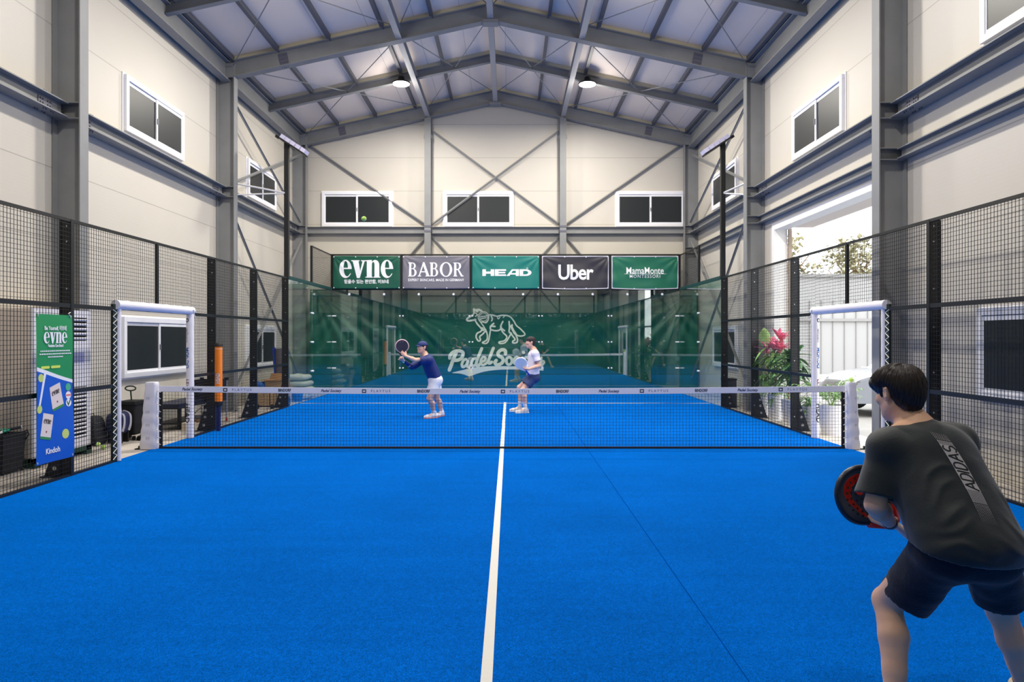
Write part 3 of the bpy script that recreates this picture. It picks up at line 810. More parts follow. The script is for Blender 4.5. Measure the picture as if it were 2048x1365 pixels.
def L_evne(cx, t, wp):
    place_glyphs(evne_glyphs, 1.56, .50, FXZ(cx, 9.9, 3.585), M_txt_w, t, warp=wp)
    text('믿을수 있는 편안함, 이브네', .125, FXZ(cx, 9.9, 3.215), M_txt_w, t, bold=.003, warp=wp, sx=.92)
def L_babor(cx, t, wp):
    place_glyphs(babor_glyphs, 1.60, .40, FXZ(cx, 9.9, 3.57), M_txt_w, t, warp=wp)
    text('EXPERT SKINCARE. MADE IN GERMANY', .105, FXZ(cx, 9.9, 3.265), M_txt_w, t, bold=.0012, sx=.86, warp=wp)
def L_head(cx, t, wp):
    m = []
    h = .19; y0 = -h/2
    def R4(a, b, c, d): return [(a,b),(c,b),(c,d),(a,d)]
    th = .055
    x = -.65
    m.append([(x,y0),(x+.10,y0),(x+.10,-.03),(x+.24,-.03),(x+.24,y0),(x+.34,y0),(x+.34,-y0),(x+.24,-y0),(x+.24,.03),(x+.10,.03),(x+.10,-y0),(x,-y0)])
    x = -.29
    m.append([(x,y0),(x+.32,y0),(x+.32,y0+.045),(x+.10,y0+.045),(x+.10,-.022),(x+.30,-.022),(x+.30,.022),(x+.10,.022),(x+.10,h/2-.045),(x+.32,h/2-.045),(x+.32,h/2),(x,h/2)])
    m2 = []; x = .04
    m2.append([(x,y0),(x+.09,y0),(x+.115,-.055),(x+.27,-.055),(x+.27,y0),(x+.36,y0),(x+.36,h/2),(x+.16,h/2)])
    m2.append([(x+.14,-.015),(x+.27,-.015),(x+.27,.055),(x+.185,.055)])
    m3 = []; x = .42
    m3.append([(x,y0),(x+.19,y0)] + arc(x+.17,0,.17,h/2,-90,90,12) + [(x,h/2)])
    m3.append([(x+.10,y0+.045),(x+.18,y0+.045)] + arc(x+.17,0,.075,h/2-.045,-90,90,8) + [(x+.10,h/2-.045)])
    curve_mesh('lettering', [[m[0]], [m[1]], m2, m3], .001, FXZ(cx-.02, 9.9, 3.48), M_txt_w, t, wp)
    text('®', .07, FXZ(cx+.62, 9.9, 3.60), M_txt_w, t, warp=wp)
def L_uber(cx, t, wp): text('Uber', .60, FXZ(cx, 9.9, 3.47), M_txt_w, t, bold=.012, sx=.86, warp=wp, spacing=.93)
def L_mama(cx, t, wp):
    text('MamaMonte', .27, FXZ(cx, 9.9, 3.53), M_txt_w, t, bold=.0025, sx=.80, warp=wp)
    text('MONTESSORI', .13, FXZ(cx, 9.9, 3.37), M_txt_w, t, bold=.0008, sx=.95, spacing=1.25, warp=wp)
    m = MB().box(cx-.6, cx+.6, ban_y(cx,3.44,cx,1)-.02, ban_y(cx,3.44,cx,1)-.016, 3.435, 3.443); m.build('rule', M_txt_w, t)
banner(0, 'green', srgb(0,80,60), None, 'dark green banner with heavy white word and small Korean line, leftmost', L_evne, .25)
banner(1, 'grey', srgb(108,106,116), None, 'grey banner with white serif capitals over the far glass', L_babor, .35)
banner(2, 'teal', srgb(0,114,104), None, 'bright teal banner with wide white capitals, middle one over the far glass', L_head, .3)
banner(3, 'charcoal', srgb(46,44,52), srgb(206,204,216), 'charcoal banner with a pale hem and rounded white lettering', L_uber, .8)
banner(4, 'moss', srgb(22,104,78), srgb(120,170,150), 'mossy green banner with two small centred lines, rightmost over the far glass', L_mama, 1.0)

# net ------------------------------------------------------------------------
def netz(x): return .885 + .040*(abs(x)/5)**2
NET = thing('tennis_net', 'black court net with a printed white top band across the blue turf', 'net', (0, 0, 0))
m = MB(); r = .0016
n = 216
for i in range(n+1):
    x = -4.98+9.96*i/n; m.box(x-r, x+r, -.0016, .0016, .03, netz(x)-.03)
for j in range(19):
    prev = None
    for i in range(41):
        x = -4.98+9.96*i/40; z = .03 + (netz(x)-.07)*j/18
        if prev: m.bar(prev, (x, .003, z), .0032, .0032)
        prev = (x, .003, z)
m.build('netting', M_wire, NET)
def bandpt(u, v, off): x = -4.98+9.96*u; return (x, off, netz(x)-.085+.085*v)
b = MB()
b.grid(lambda u, v: bandpt(u, v, -.008), 60, 1); b.grid(lambda u, v: bandpt(u, v, .008), 60, 1); b.grid(lambda u, v: bandpt(u, 1, -.008+.016*v), 60, 1); b.grid(lambda u, v: bandpt(u, 0, -.008+.016*v), 60, 1)
b.build('top_band', mat('white net band', srgb(232,228,230), .6), NET)
MB().box(-4.98, 4.98, -.012, .012, .012, .04).build('bottom_band', M_black_rub, NET)
for s in (-1, 1):
    MB().box(*sorted((s*4.93, s*4.98)), -.005, .005, .02, netz(5)-.06).build('side_band', M_black_rub, NET)
    m = MB()
    for k in range(9): m.tube([(s*4.955, -.008, .07+k*.095), (s*5.02, -.008, .10+k*.095)], .006, 5)
    m.build('lacing', M_cord, NET)
seq = []
x = -4.50; k = 0
while x < 4.75:
    z = netz(x)-.043
    M = FXZ(x, -.0095, z)
    if k % 3 == 0: text('Padel Society', .055, M, mat('navy print', srgb(40,44,84), .6), NET, bold=.001, shear=.3, ext=.0004)
    elif k % 3 == 1:
        text('P L A Y T U S', .05, FXZ(x+.05, -.0095, z), mat('faded navy print', srgb(96,96,130), .6), NET, ext=.0004)
        curve_mesh('lettering', [[(-.03,-.025),(.03,-.025),(.03,.025),(-.03,.025)], [(-.018,-.013),(.018,-.013),(.018,.013),(-.018,.013)]], .0004, FXZ(x-.19, -.0095, z), M_txt_k, NET)
    else: text('BINDORF', .058, M, M_txt_k, NET, bold=.0018, ext=.0004, sx=.75)
    x += .672; k += 1
for s, nm in ((-1, 'left'), (1, 'right')):
    t = thing('net_post', 'white padded net post at the %s end of the net' % nm, 'net post', (s*5.07, 0, 0), 0, 'padded net posts')
    MB().tube([(s*5.05, 0, 0), (s*5.05, 0, .96)], .03, 10).build('pole', M_steel, t)
    def pad(u, v, s=s):
        a = 2*math.pi*u; z = .01+.97*v
        w_in, w_out = .0, (.155 if s < 0 else .12)+(.085 if s < 0 else .06)*(1-v)
        wr = .004*math.sin(v*34+math.sin(a)*2)*(1 if v < .55 else .35)
        cx = s*(5.0+(w_out)/2+.005); hx = w_out/2+wr; hy = .075+wr
        c, q = math.cos(a), math.sin(a)
        e = 0.45
        xx = (abs(c)**e)*(1 if c > 0 else -1); yy = (abs(q)**e)*(1 if q > 0 else -1)
        k = 1 if v < .985 else .9
        return (cx+hx*xx*k, hy*yy*k, z)
    m = MB().grid(pad, 40, 44); top = len(m.v)
    m.f.append(tuple(i*45+44 for i in range(40)))
    auto_smooth(m.build('pad', M_vinyl, t), 50)
    for zz in (.75, .55, .36, .17):
        text('P.S', .045, FXZ(s*5.11, -.084, zz), mat('faded grey print', srgb(150,148,160), .6), t, shear=.3, ext=.0005)
    MB().box(*sorted((s*5.2, s*5.32)), -.04, .04, .0, .015).box(*sorted((s*5.25, s*5.28)), -.012, .012, 0, .05).build('foot_plate', M_black, t)

# white padding of the side openings --------------------------------------------
for s, nm in ((-1, 'left'), (1, 'right')):
    X = 5.0*s
    t = thing('opening_padding', 'white vinyl padding wrapped round the %s court entrance frame' % nm, 'padding', (X, 0, 0), 0, 'entrance paddings')
    def tubep(a, b, r, bulge=0.0):
        a, b = Vector(a), Vector(b); P = [a.lerp(b, i/30) for i in range(31)]
        return MB().tube(P, [r*(1+.03*math.sin(i*2.1)+(.02*math.sin(i*5))) for i in range(31)], 16)
    auto_smooth(tubep((X, -1.10, 2.055), (X, 1.10, 2.055), .062).build('top_pad', M_vinyl, t), 60)
    auto_smooth(tubep((X, 1.03, .02), (X, 1.03, 2.0), .058).build('side_pad', M_vinyl, t), 60)
    auto_smooth(tubep((X, -1.03, .02), (X, -1.03, 2.0), .034).build('side_pad', M_vinyl, t), 60)
    # lacing of the near post
    m = MB()
    for k in range(22):
        z = .05+k*.088; sg = 1 if k % 2 else -1
        m.tube([(X-s*.006, -1.16, z), (X-s*.010, -1.08, z+.05)], .0045, 5); m.tube([(X-s*.010, -1.08, z+.05), (X-s*.006, -1.16, z+.088)], .0045, 5)
    m.build('lacing', M_cord, t)
    MB().box(*sorted((X-s*.004, X+s*.03)), -1.155, -1.06, .03, 2.06).build('backing_board', mat('dark green board', srgb(10,34,28), .6), t)
    MB().tube([(X-s*.07, 1.0, 2.07), (X-s*.05, 1.06, 2.0), (X-s*.06, 1.09, 1.95)], .006, 5).build('tie', M_cord, t)
    # vertical wording on the far side pad, facing the opening / the court
    for txt, z, c, b in (('HEAD', .42, M_txt_k, .002), ('LEXX', .86, mat('dull red print', srgb(150,50,44), .6), .001), ('MONDO', 1.30, mat('blue print', srgb(30,120,200), .6), .002), ('wilson', 1.66, mat('faded grey print', srgb(150,148,160), .6), 0), ('O', 1.90, M_txt_k, .002)):
        M = Matrix.Translation((0, 0, z)) @ Matrix.Rotation(R(90), 4, 'X') @ Matrix.Rotation(R(-90), 4, 'Z')
        def wrap(co, X=X, s=s):
            a = R(-90 + s*30) + co.x/.059; r = .0605
            return Vector((X+r*math.cos(a), 1.03+r*math.sin(a), co.z))
        text(txt, .085 if txt != 'HEAD' else .12, M, c, t, bold=b, ext=.0005, warp=wrap)

# floodlight masts at the service posts ---------------------------------------
for s, nm in ((-1, 'left'), (1, 'right')):
    X = s*5.03; Y = 6.0
    t = thing('floodlight_mast', 'tall black court light mast with a tilted segmented fixture, %s side' % nm, 'light mast', (X, Y, 0), 0, 'court light masts')
    MB().box(X-.05, X+.05, Y-.05, Y+.05, 3.0, 6.12).build('pole', M_black, t)
    a = Vector((X+s*.14, Y-.02, 6.20)); b = Vector((X-s*.44, Y-.02, 5.82))
    d = (b-a).normalized()
    MB().bar(a, b, .30, .035, (0,0,1)).build('housing', M_black, t)
    nn = Vector((d.z, 0, -d.x)); nn = nn if nn.z < 0 else -nn
    up = -nn
    for i in range(5):
        c = a.lerp(b, (i+.5)/5)
        MB().obox(c + up*.062, d, (0,1,0), up, .053, .15, .045).build('heat_sink', mat('lilac grey heat sink', srgb(206,202,226), .5), t)
    e = a - d*.05
    MB().bar(e - d*.07, e, .10, .06).build('end_cap', M_black, t)
    xw = XL+.1 if s < 0 else XR-.1
    m = MB().tube([(X, Y, 4.95), (X-(-s)*.0+s*1.0, Y-.75, 5.0)], .018, 8); 
    MB().tube([(X, Y, 4.95), (s*5.9 if s < 0 else 5.3, 5.3, 5.02)], .022, 8).build('wall_stay', mat('galvanised tube', srgb(200,198,196), .4), t)
    MB().tube([(X, Y, 4.95), ((-5.95 if s < 0 else 5.35), 5.32, 4.78)], .018, 8).build('wall_stay', mat('galvanised tube', srgb(200,198,196), .4), t)
# ---------------------------------------------------------------- long vertical banner on the left fence
BY0, BY1, BZ0, BZ1 = -2.68, -2.045, .25, 1.885
BX = -4.965
def bv(u, v, off=0.0):      # u 0..1 left-right (towards far), v 0..1 top-down
    x = BX + .010*math.sin(u*5+v*3) + .008*math.sin(v*9)*u
    return Vector((x+off, BY0+(BY1-BY0)*u + .02*v*(1-u)*0, BZ1-(BZ1-BZ0)*v))
t = thing('hanging_banner', 'tall narrow green and blue banner tied to the left fence mesh beside the entrance', 'banner', (BX, -2.36, .25))
BW, BH = BY1-BY0, BZ1-BZ0
MB().grid(lambda u, v: bv(u, v), 24, 60).build('sheet', mat('banner green', srgb(24,140,78), .45), t, smooth=True)
def bfn(off): return lambda u, v, tt: bv(u, v, off+tt)
def strip(name, poly, m, off):        # polygon in (u,v) laid on the sheet
    lp = [(u*BW, -v*BH) for u, v in poly]
    wp = lambda co: bv((co.y-BY0)/BW, (BZ1-co.z)/BH, off+co.x*1.0)
    return curve_mesh(name, [lp], .0003, Matrix.Translation((0, BY0, BZ1)) @ Matrix(((0,0,1,0),(1,0,0,0),(0,1,0,0),(0,0,0,1))), m, t, wp)
def bt(txt, u, v, size, m, bold=0, sx=1, off=.006, rot=0):
    wp = lambda co: bv((co.y-BY0)/BW, (BZ1-co.z)/BH, off+co.x)
    M = FYZ(0, BY0+u*BW, BZ1-v*BH) @ Matrix.Rotation(R(rot), 4, 'Z')
    return text(txt, size, M, m, t, bold=bold, sx=sx, warp=wp)
def ell(u, v, r, n=20): return [(u+r/BW*math.cos(i/n*6.2832), v+r/BH*math.sin(i/n*6.2832)) for i in range(n)]
Mb = mat('banner blue', srgb(0,84,190), .45); Mwh = mat('banner white', srgb(232,232,236), .5); My = mat('banner ball yellow', srgb(190,205,110), .6)
strip('blue_field', [(0,.375),(1,.475),(1,1),(0,1)], Mb, .002)
strip('court_line', [(0,.352),(1,.455),(1,.478),(0,.378)], Mwh, .003)
strip('court_line', [(.19,.385),(.25,.392),(.075,.64),(.03,.64)], Mwh, .003)
bt('Be Yourself, 이브네', .5, .095, .062, Mwh, .0012, .82)
wp = lambda co: bv((co.y-BY0)/BW, (BZ1-co.z)/BH, .006+co.x)
place_glyphs(evne_glyphs, .43, .122, FYZ(0, BY0+.5*BW, BZ1-.158*BH), Mwh, t, warp=wp, ext=.0004)
bt('Feminine Care Brand', .5, .213, .046, Mwh, .0012, .72)
random.seed(3)
for k, (v, a, b) in enumerate(((.248,.08,.88),(.268,.06,.94),(.288,.28,.70))):      # fine print, too small to read
    m = MB(); u = a
    while u < b:
        wd = random.uniform(.02,.05); poly = [(u,v-.004),(u+wd,v-.004),(u+wd,v+.004),(u,v+.004)]
        m.prism(poly, bfn(.005), 0, .0004); u += wd+.012
    m.build('fine_print', Mwh, t)
for u0, u1 in ((.10,.34),(.38,.66)):
    strip('pill_mark', [(u0+.02,.348),(u1-.02,.348),(u1,.353),(u1,.361),(u1-.02,.366),(u0+.02,.366),(u0,.361),(u0,.353)], mat('pill yellow', srgb(206,222,90), .5), .004)
for u, v, r in ((.10,.425,.045),(.07,.632,.045),(.77,.828,.055)): strip('printed_ball', ell(u, v, r), My, .004)
def carton(cu, cv, w, h, ang, th):
    ca, sa = math.cos(R(ang)), math.sin(R(ang))
    def P(a, b): a, b = a*w, b*h; return (cu+(a*ca-b*sa)/BW, cv+(a*sa+b*ca)/BH)
    strip('printed_carton', [P(-.5,-.5),(P(.5,-.5)),P(.5,.5),P(-.5,.5)], mat('carton cream', srgb(222,208,200), .5), .004)
    strip('printed_carton_foot', [P(-.5,.40),P(.5,.40),P(.5,.5),P(-.5,.5)], mat('carton green', srgb(50,130,66), .5), .005)
    u, v = P(0, -.2)
    wpp = lambda co: bv((co.y-BY0)/BW, (BZ1-co.z)/BH, .0062+co.x)
    M = FYZ(0, BY0+u*BW, BZ1-v*BH) @ Matrix.Rotation(R(-ang), 4, 'Z')
    place_glyphs(evne_glyphs, w*.72, h*.17, M, mat('carton brown', srgb(60,44,36), .6), t, warp=wpp, ext=.0003)
    u, v = P(.02, .2); strip('printed_drop', ell(u, v, .012), mat('carton red', srgb(150,70,60), .6), .0055)
carton(.56, .565, .20, .28, -14, 0); carton(.28, .755, .19, .28, 12, 0)
for v, c in ((.505, srgb(70,170,130)), (.562, srgb(236,226,226)), (.615, srgb(236,236,236))): strip('round_seal', ell(.88, v, .044), mat('seal %0.3f' % v, c, .5), .0055)
strip('seal_bar', [(.82,.556),(.94,.556),(.94,.568),(.82,.568)], mat('seal pink', srgb(220,120,120), .5), .0062)
m = MB(); stroke(m, [(.84,.605),(.87,.63),(.92,.598)], .016, bfn(.0065), 0, .0003); m.build('seal_tick', mat('seal green', srgb(20,90,60), .5), t)
bt('Kindoh', .44, .925, .085, Mwh, .002, .95)
for u, v in ((.03,.01),(.95,.01),(.03,.985),(.95,.985)):
    m = MB(); p = bv(u, v, .004); m.lathe([(.006,0),(.013,0),(.013,.003),(.006,.003)], p, 12, (1,0,0)); m.build('eyelet', M_steelbolt, t)
for u in (.03, .95):
    p = bv(u, .01, .01); MB().tube([p, p+Vector((.0,-.02 if u < .5 else -.05,.035)), p+Vector((-.02,.02,.05))], .005, 5).build('tie', M_cord, t)
    
# ---------------------------------------------------------------- tennis balls
def ball(loc, label, group=None):
    t = thing('tennis_ball', label, 'ball', loc, 0, group)
    MB().ball(loc, .033, 20, 14).build('felt', M_ball, t, smooth=True)
    pts = []
    for i in range(41):
        a = i/40*2*math.pi; v = Vector((math.cos(a)+.45*math.cos(3*a)*.5, math.sin(a)-.45*math.sin(3*a)*.5, 1.1*math.sin(2*a)*.8)).normalized()*.0331
        pts.append(Vector(loc)+v)
    MB().tube(pts, .0013, 4, False).build('seam', M_seam, t)
    return t
ball((-1.83, -.85, 3.21), 'yellow green tennis ball flying high in front of the left gable window')
ball((5.075, 0, 1.008), 'yellow green tennis ball resting on top of the right net post pad')
for p, l in (((-6.02,-.05,.033), 'tennis ball left of the other two on the floor by the white cabinet'), ((-6.02,.26,.033), 'tennis ball touching the black bag under the wall socket'), ((-5.78,-.02,.033), 'tennis ball nearest to the left entrance post on the floor')): ball(p, l, 'loose balls by the left wall')

# ---------------------------------------------------------------- left side clutter
M_cab = mat('white cabinet', srgb(228,226,232), .4); M_cabside = mat('warm white cabinet side', srgb(222,208,196), .45)
t = thing('ventilation_cabinet', 'tall white louvred cabinet on a green base behind the left fence banner', 'cabinet', (-6.0, -.9, 0))
CX = -5.80
MB().box(-6.28, CX-.03, -1.50, -.30, .12, 2.0).build('body', M_cabside, t, bevel=.01)
m = MB(); m.box(CX-.03, CX, -1.50, -.30, 1.90, 2.0).box(CX-.03, CX, -1.50, -.30, .12, .24).box(CX-.03, CX, -1.50, -1.42, .24, 1.9).box(CX-.03, CX, -.38, -.30, .24, 1.9).box(CX-.03, CX, -1.42, -.38, .95, 1.58)
m.build('front_frame', M_cab, t)
MB().box(CX-.028, CX-.024, -1.42, -.38, .24, 1.9).build('dark_inside', mat('dark vent inside', srgb(12,14,18), .8), t)
def louv(z0, z1, n, mt):
    m = MB()
    for i in range(n):
        z = z0+(z1-z0)*(i+.5)/n; m.bar((CX-.005, -1.42, z), (CX-.005, -.38, z), .018, (z1-z0)/n*.42, (1,0,1.2))
    m.build('louvres', mt, t)
louv(1.58, 1.9, 5, M_cab); louv(.24, .95, 13, M_cab)
MB().box(CX, CX+.002, -.80, -.45, 1.28, 1.42).build('sticker', mat('lilac sticker', srgb(170,170,206), .5), t)
m = MB()
for a, b in ((-1.5,-1.38),(-.95,-.85),(-.42,-.30)): m.box(-6.25, CX+.02, a, b, 0, .12)
m.box(CX-.06, CX+.02, -1.5, -.30, .06, .12); m.build('green_plinth', mat('dark green timber', srgb(30,66,46), .7), t)

# basket with green racket
t = thing('ball_basket', 'black square ball basket behind the near left mesh', 'basket', (-6.02, -1.78, 0))
def basket(cx, cy, w, h, par, x0=None):
    m = MB()
    def P(a, b, z): k = .82+.18*z/h; return (cx+a*w/2*k, cy+b*w/2*k, z)
    for (a0,b0),(a1,b1) in (((-1,-1),(1,-1)),((1,-1),(1,1)),((1,1),(-1,1)),((-1,1),(-1,-1))):
        m.add([P(a0,b0,.03),P(a1,b1,.03),P(a1,b1,h),P(a0,b0,h)], [(0,1,2,3)])
    m.add([P(-1,-1,.03),P(1,-1,.03),P(1,1,.03),P(-1,1,.03)], [(0,1,2,3)])
    o = m.build('bin', mat('black fabric', srgb(22,22,26), .85, bump=.4, bscale=60), par)
    so = o.modifiers.new('s', 'SOLIDIFY'); so.thickness = .008
    MB().tube([P(a,b,h) for a,b in ((-1,-1),(1,-1),(1,1),(-1,1),(-1,-1))], .012, 8).build('rim', M_black_rub, par)
    m = MB()
    for a in (-1,1):
        for b in (-1,1): q = P(a,b,0); m.ball((q[0],q[1],.022), .022, 10, 6)
    m.build('casters', M_black_rub, par)
basket(-6.02, -1.78, .40, .46, t)
MB().tube([(-5.86,-1.60,.46),(-5.80,-1.60,.50),(-5.78,-1.60,.44),(-5.82,-1.60,.38)], .008, 6).build('handle', M_black_rub, t)
# green racket in the basket
def padel_racket(name, label, centre, axis, normal, face_m, rim_m, grip_m, throat_m, group=None, logo=None, label2=None, scale=1.0, butt_m=None):
    """axis: from head centre to the handle end; normal: front face"""
    c = Vector(centre); ax = Vector(axis).normalized(); nn = Vector(normal); nn = (nn - ax*nn.dot(ax)).normalized(); sd = ax.cross(nn)
    M = Matrix(((sd.x, -ax.x, nn.x, c.x), (sd.y, -ax.y, nn.y, c.y), (sd.z, -ax.z, nn.z, c.z), (0,0,0,1))) @ Matrix.Scale(scale, 4)
    t = thing(name, label, 'racket', centre, 0, group)
    # head outline: local x across, local y up (away from handle)
    out = []
    for i in range(64):
        a = 2*math.pi*i/64; rx, ry = .121, .124
        x, y = rx*math.sin(a), ry*math.cos(a)
        if y < 0: x *= (1 - .18*(-y/ry)**2)
        out.append((x, y))
    holes = []
    for ring, (r, nh) in enumerate(((.0, 1), (.024, 6), (.048, 11), (.071, 17), (.090, 21))):
        for k in range(nh):
            a = 2*math.pi*k/nh+ring*.3; hx, hy = r*math.sin(a), r*math.cos(a)-.0
            holes.append((hx, hy))
    loops = [out] + [[(hx+.0052*math.cos(j/8*6.283), hy+.0052*math.sin(j/8*6.283)) for j in range(8)] for hx, hy in holes]
    curve_mesh('face', loops, .016, M, face_m, t)
    rim = MB(); P = [M @ Vector((x*1.0, y, 0)) for x, y in out]; P.append(P[0])
    rim.tube(P, .0165, 10, False); rim.build('frame', rim_m, t, smooth=True)
    th = MB()
    for s in (-1, 1): th.tube([M @ Vector((s*.085, -.095, 0)), M @ Vector((s*.045, -.150, 0)), M @ Vector((s*.014, -.195, 0))], [.017*scale, .017*scale, .015*scale], 10)
    th.tube([M @ Vector((-.06,-.128,0)), M @ Vector((.06,-.128,0))], .010*scale, 8)
    th.build('throat', throat_m, t, smooth=True)
    g = MB().tube([M @ Vector((0, -.185, 0)), M @ Vector((0, -.205, 0)), M @ Vector((0, -.315, 0))], [.015*scale, .0175*scale, .018*scale], 12); g.build('grip', grip_m, t, smooth=True)
    b = MB().tube([M @ Vector((0, -.315, 0)), M @ Vector((0, -.330, 0))], [.021*scale, .019*scale], 12); b.build('butt_cap', butt_m or rim_m, t, smooth=True)
    if logo:
        logo(M, t, holes)
    return t, M
M_teal = mat('teal gloss', srgb(0,150,120), .3)
padel_racket('padel_racket', 'teal padel racket lying across the top of the black ball basket', (-6.06, -1.86, .49), (.55, .8, .12), (0,-.1,1), mat('dark green gloss', srgb(0,92,66), .3), mat('white gloss rim', srgb(220,220,220), .3), M_black_rub, M_teal)

# black bag against the wall + socket
def rbox(mb, c, hx, hy, hz, e=.35, nu=28, nv=14, fn=None):
    """super-ellipsoid cushion body"""
    def f(u, v):
        a = 2*math.pi*u; b = math.pi*(v-.5)
        sg = lambda q: (abs(q)**e)*(1 if q >= 0 else -1)
        x = hx*sg(math.cos(b))*sg(math.cos(a)); y = hy*sg(math.cos(b))*sg(math.sin(a)); z = hz*sg(math.sin(b))
        if fn: x, y, z = fn(x, y, z)
        return (c[0]+x, c[1]+y, c[2]+z)
    return mb.grid(f, nu, nv)
M_bag = mat('black nylon', srgb(20,20,24), .7, bump=.3, bscale=30)
t = thing('racket_bag', 'rounded black bag leaning on the left wall under the socket', 'bag', (-6.15, .45, 0))
auto_smooth(rbox(MB(), (-6.16, .44, .22), .09, .17, .22, .45, fn=lambda x,y,z: (x-.15*z, y*(1-.25*(z/.22)**2*(z>0)), z)).build('body', M_bag, t), 60)
MB().tube([(-6.22,.38,.42),(-6.22,.40,.47),(-6.22,.48,.47),(-6.22,.50,.42)], .008, 6).build('handle', M_bag, t)
m = MB()
for z in (.12, .24, .34): m.tube([(-6.065-.15*(z-.22), .29, z),(-6.055-.15*(z-.22), .44, z),(-6.065-.15*(z-.22), .59, z)], .004, 5)
m.build('zips', mat('grey zip', srgb(90,90,100), .5), t)
t = thing('wall_socket', 'small white double socket plate on the left wall above the black bag', 'socket', (XL+.01, .45, .52))
MB().box(XL, XL+.015, .37, .53, .46, .58).build('plate', M_white, t, bevel=.004)
for y in (.41, .49): MB().lathe([(.025,0),(.025,.004),(0,.004)], (XL+.013, y, .52), 16, (1,0,0)).build('outlet', mat('grey outlet', srgb(190,190,196), .5), t)

# trolley case + duffel
t = thing('trolley_case', 'black wheeled case with a raised oval pull handle by the left wall', 'case', (-5.92, 1.02, 0))
MB().box(-6.05, -5.80, .88, 1.16, .08, .60).build('body', M_bag, t, bevel=.03, segs=3)
MB().box(-6.07, -5.78, .84, 1.20, .56, .62).build('top_tray', M_black_rub, t, bevel=.01)
m = MB(); m.tube([(-5.92,1.0,.6),(-5.93,.99,.78)], .012, 8); m.build('pull_rod', mat('dark green tube', srgb(20,44,36), .4), t)
m = MB(); m.tube([(-5.93+.085*math.cos(a/16*6.2832), .985, .815+.036*math.sin(a/16*6.2832)) for a in range(17)], .011, 8, False); m.build('oval_handle', mat('dark green tube', srgb(20,44,36), .4), t)
m = MB()
for y in (.9, 1.14):
    for x in (-6.02,-5.83): m.lathe([(.035,-.015),(.035,.015)], (x, y, .037), 14, (1,0,0))
m.build('wheels', M_black_rub, t)
t = thing('duffel_bag', 'navy sports bag with pale grey straps standing beside the trolley case', 'bag', (-5.93, .70, 0))
auto_smooth(rbox(MB(), (-5.95, .68, .30), .12, .20, .17, .5).build('body', mat('navy nylon', srgb(26,30,72), .6), t), 60)
m = MB()
for y in (.60, .78):
    P = [(-5.83+.0, y-.03, .18),(-5.818,y,.28),(-5.835,y+.02,.42),(-5.92,y+.03,.475),(-6.0,y+.02,.46)]
    P = spline(P, 5)
    for a, b in zip(P[:-1], P[1:]): m.bar(a, b, .045, .008, (1,0,.5))
m.build('straps', mat('pale grey webbing', srgb(170,170,182), .8), t)
MB().tube([(-5.95,.56,.46),(-5.95,.60,.53),(-5.95,.76,.53),(-5.95,.80,.46)], .008, 6).build('handle', M_bag, t)
MB().box(-6.05, -5.84, .56, .60, .0, .2).box(-6.05,-5.84,.74,.78,0,.2).build('legs', M_black_rub, t)
t = thing('floor_scale', 'low flat black base on the floor in front of the trolley case', 'stand', (-5.72, 1.02, 0))
auto_smooth(MB().lathe([(0,.0),(.15,.0),(.155,.02),(.14,.06),(.05,.075),(0,.075)], (-5.66, .98, 0), 28).build('base', M_black_rub, t), 40)

# bench
t = thing('bench', 'low dark bench with navy seat and lower shelf along the left wall', 'bench', (-5.9, 2.75, 0))
MB().box(-6.12, -5.62, 1.95, 3.45, .40, .47).build('seat', mat('navy vinyl seat', srgb(28,32,60), .5), t, bevel=.015)
MB().box(-6.12, -5.64, 2.0, 3.4, .375, .40).build('seat_board', M_black, t)
for y in (2.15, 3.2):
    for x in (-6.05, -5.70): MB().box(x-.025, x+.025, y-.025, y+.025, 0, .375).build('leg', M_black, t)
MB().box(-6.08, -5.66, 2.05, 3.3, .10, .13).build('shelf', M_black, t)
t = thing('shoe_pile_box', 'small pale box with brown lid under the bench by the net', 'box', (-5.75, 2.35, 0))
MB().box(-5.62, -5.42, 2.05, 2.35, 0, .13).build('box', mat('pale carton', srgb(214,200,176), .7), t, bevel=.004)
MB().box(-5.625, -5.415, 2.2, 2.36, .115, .165).build('lid', mat('brown lid', srgb(120,84,40), .7), t, bevel=.004)

# ball cart (silver legs, red casters)
t = thing('ball_cart', 'black ball cart with silver legs and red casters beyond the left entrance', 'cart', (-5.62, 3.2, 0))
for x, y in ((-5.86, 2.98), (-5.38, 2.98), (-5.86, 3.42), (-5.38, 3.42)):
    lg = MB().tube([(x, y, .07), (x, y, .82)], .014, 8).build('leg', mat('silver tube', srgb(200,200,204), .3, .5), t)
    MB().lathe([(.035,-.012),(.035,.012)], (x, y, .035), 14, (1,0,0)).build('caster', mat('red caster', srgb(196,62,40), .5), lg)
    MB().box(x-.03, x+.03, y-.03, y+.03, .80, .85).build('corner_cap', M_black, lg)
m = MB()
P = [(-5.86,2.98),(-5.38,2.98),(-5.38,3.42),(-5.86,3.42)]
for i in range(4):
    a, b = P[i], P[(i+1)%4]; m.add([(a[0],a[1],.42),(b[0],b[1],.42),(b[0],b[1],.82),(a[0],a[1],.82)], [(0,1,2,3)])
m.add([(x,y,.42) for x,y in P], [(0,1,2,3)])
o = m.build('basket', M_bag, t); so = o.modifiers.new('s','SOLIDIFY'); so.thickness = .006
MB().tube([(-5.86,2.97,.15),(-5.40,2.97,.55)], .009, 6).build('cross_bar', mat('silver tube', srgb(200,200,204), .3, .5), t)

